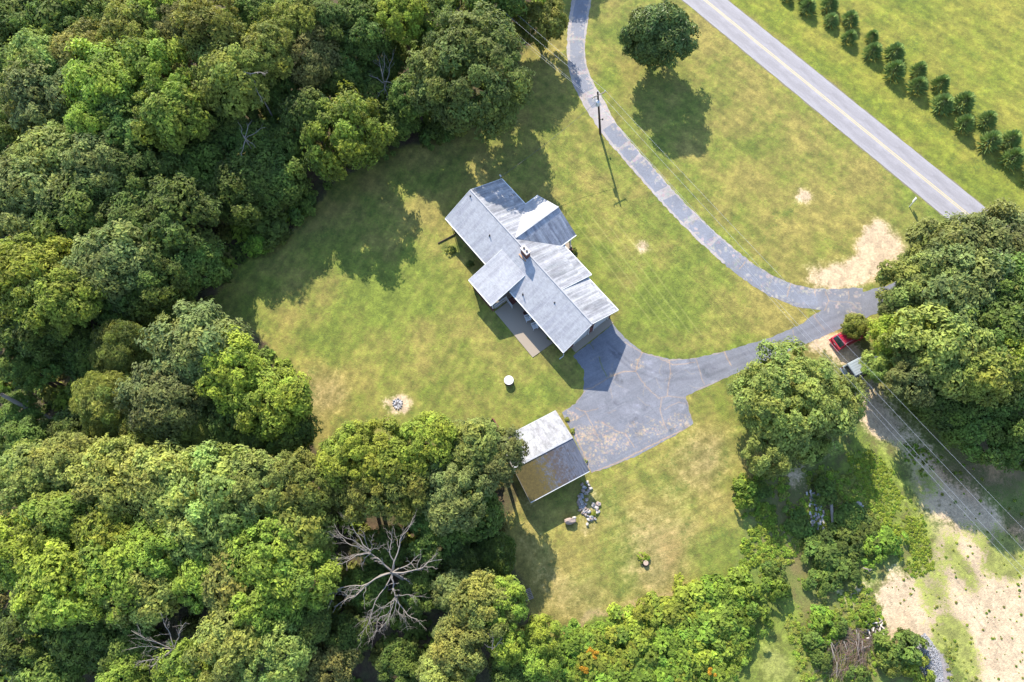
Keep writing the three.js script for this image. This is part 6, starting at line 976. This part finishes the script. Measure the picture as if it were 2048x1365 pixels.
{ // pickup with a bed cap, tail toward the driveway; x runs from tail to nose
  const tail = at(1693, 747, 0.9), nose = at(1731, 727, 0.9), ang = Math.atan2(nose.z - tail.z, nose.x - tail.x), o = tail.clone().setY(0), t = thing('pickup_truck', 'silver pickup with a ribbed bed cap, nose hidden under a tree', 'pickup', o, -ang), P = paint([0.27, 0.31, 0.33]), w = 1.85;
  part('body', sideShape([[0.05, 0.45], [5.2, 0.45], [5.3, 0.75], [5.2, 1.0], [3.95, 1.08], [0.05, 1.08]], w), P, t);
  part('cab', sideShape([[2.1, 1.08], [3.95, 1.08], [3.35, 1.66], [2.3, 1.68], [2.12, 1.5]], w - 0.2), P, t);
  part('bed_cap', sideShape([[0.1, 1.08], [2.02, 1.08], [2.02, 1.72], [0.42, 1.74], [0.12, 1.2]], w - 0.1), paint([0.34, 0.38, 0.40]), t, 'pale ribbed bed cap');
  for (let i = 0; i < 5; i++) part('rib', bx(1.5, 0.025, 0.06, 1.22, 1.79, -0.6 + i * 0.3), P, t);
  part('rear_window', bx(0.02, 0.52, 1.4).rotateZ(-0.52).translate(0.16, 1.5, 0), glass, t); part('windscreen', bx(0.03, 0.78, 1.45).rotateZ(0.8).translate(3.74, 1.38, 0), glass, t);
  for (const s of [-1, 1]) { part('side_window', bx(0.95, 0.36, 0.02, 2.85, 1.4, s * 0.84), glass, t); part('cap_window', bx(1.2, 0.34, 0.02, 1.25, 1.42, s * 0.89), glass, t); part('tail_light', bx(0.05, 0.3, 0.14, 0.0, 0.88, s * 0.82), lampRed, t); part('headlight', bx(0.05, 0.18, 0.32, 5.34, 0.85, s * 0.68), lampClear, t); part('mirror', bx(0.1, 0.16, 0.18, 3.5, 1.2, s * 1.02), black, t); }
  const tg = part('tailgate', bx(0.04, 0.5, 1.44, -0.01, 0.84, 0), P, t); part('handle', bx(0.03, 0.06, 0.22, -0.04, 0.98, 0), black, tg); part('bumper', bx(0.16, 0.18, w, -0.08, 0.5, 0), galv, t); part('bumper', bx(0.16, 0.2, w, 5.38, 0.5, 0), galv, t); wheels(t, [1.0, 4.3], 0.82, 0.36);
}
{ // red SUV, tail toward the driveway
  const tail = at(1671, 688, 0.9), nose = at(1712, 667, 0.9), ang = Math.atan2(nose.z - tail.z, nose.x - tail.x), o = tail.clone().setY(0), t = thing('red_car', 'red estate car parked with its front under the orange tinged tree', 'car', o, -ang), P = paint([0.5, 0.02, 0.05]), w = 1.8;
  part('body', sideShape([[0.05, 0.35], [4.3, 0.35], [4.4, 0.7], [4.25, 0.88], [3.3, 0.98], [0.05, 1.0]], w), P, t);
  part('cabin', sideShape([[0.12, 1.0], [3.3, 0.98], [2.6, 1.5], [0.75, 1.54]], w - 0.22), P, t);
  part('rear_window', bx(0.02, 0.66, 1.4).rotateZ(-0.86).translate(0.36, 1.3, 0), glass, t); part('windscreen', bx(0.03, 0.76, 1.4).rotateZ(0.95).translate(3.02, 1.28, 0), glass, t);
  for (const s of [-1, 1]) { part('side_window', bx(1.6, 0.3, 0.02, 1.7, 1.26, s * 0.85), glass, t); part('tail_light', bx(0.06, 0.3, 0.16, 0.0, 0.85, s * 0.78), lampRed, t); part('headlight', bx(0.05, 0.16, 0.34, 4.4, 0.72, s * 0.66), lampClear, t); part('mirror', bx(0.1, 0.14, 0.18, 2.8, 1.08, s * 0.98), P, t); part('roof_rail', bx(1.7, 0.04, 0.04, 1.6, 1.61, s * 0.68), galv, t); }
  part('bumper', bx(0.16, 0.2, w, -0.06, 0.45, 0), P, t); part('number_plate', bx(0.02, 0.12, 0.3, -0.03, 0.78, 0), white, t); wheels(t, [0.85, 3.45], 0.8, 0.33);
}

scene.traverse((o) => { if (o.isMesh) { o.castShadow = true; o.receiveShadow = true; } delete o.userData.count; });
camera.updateMatrixWorld();
renderer.render(scene, camera);
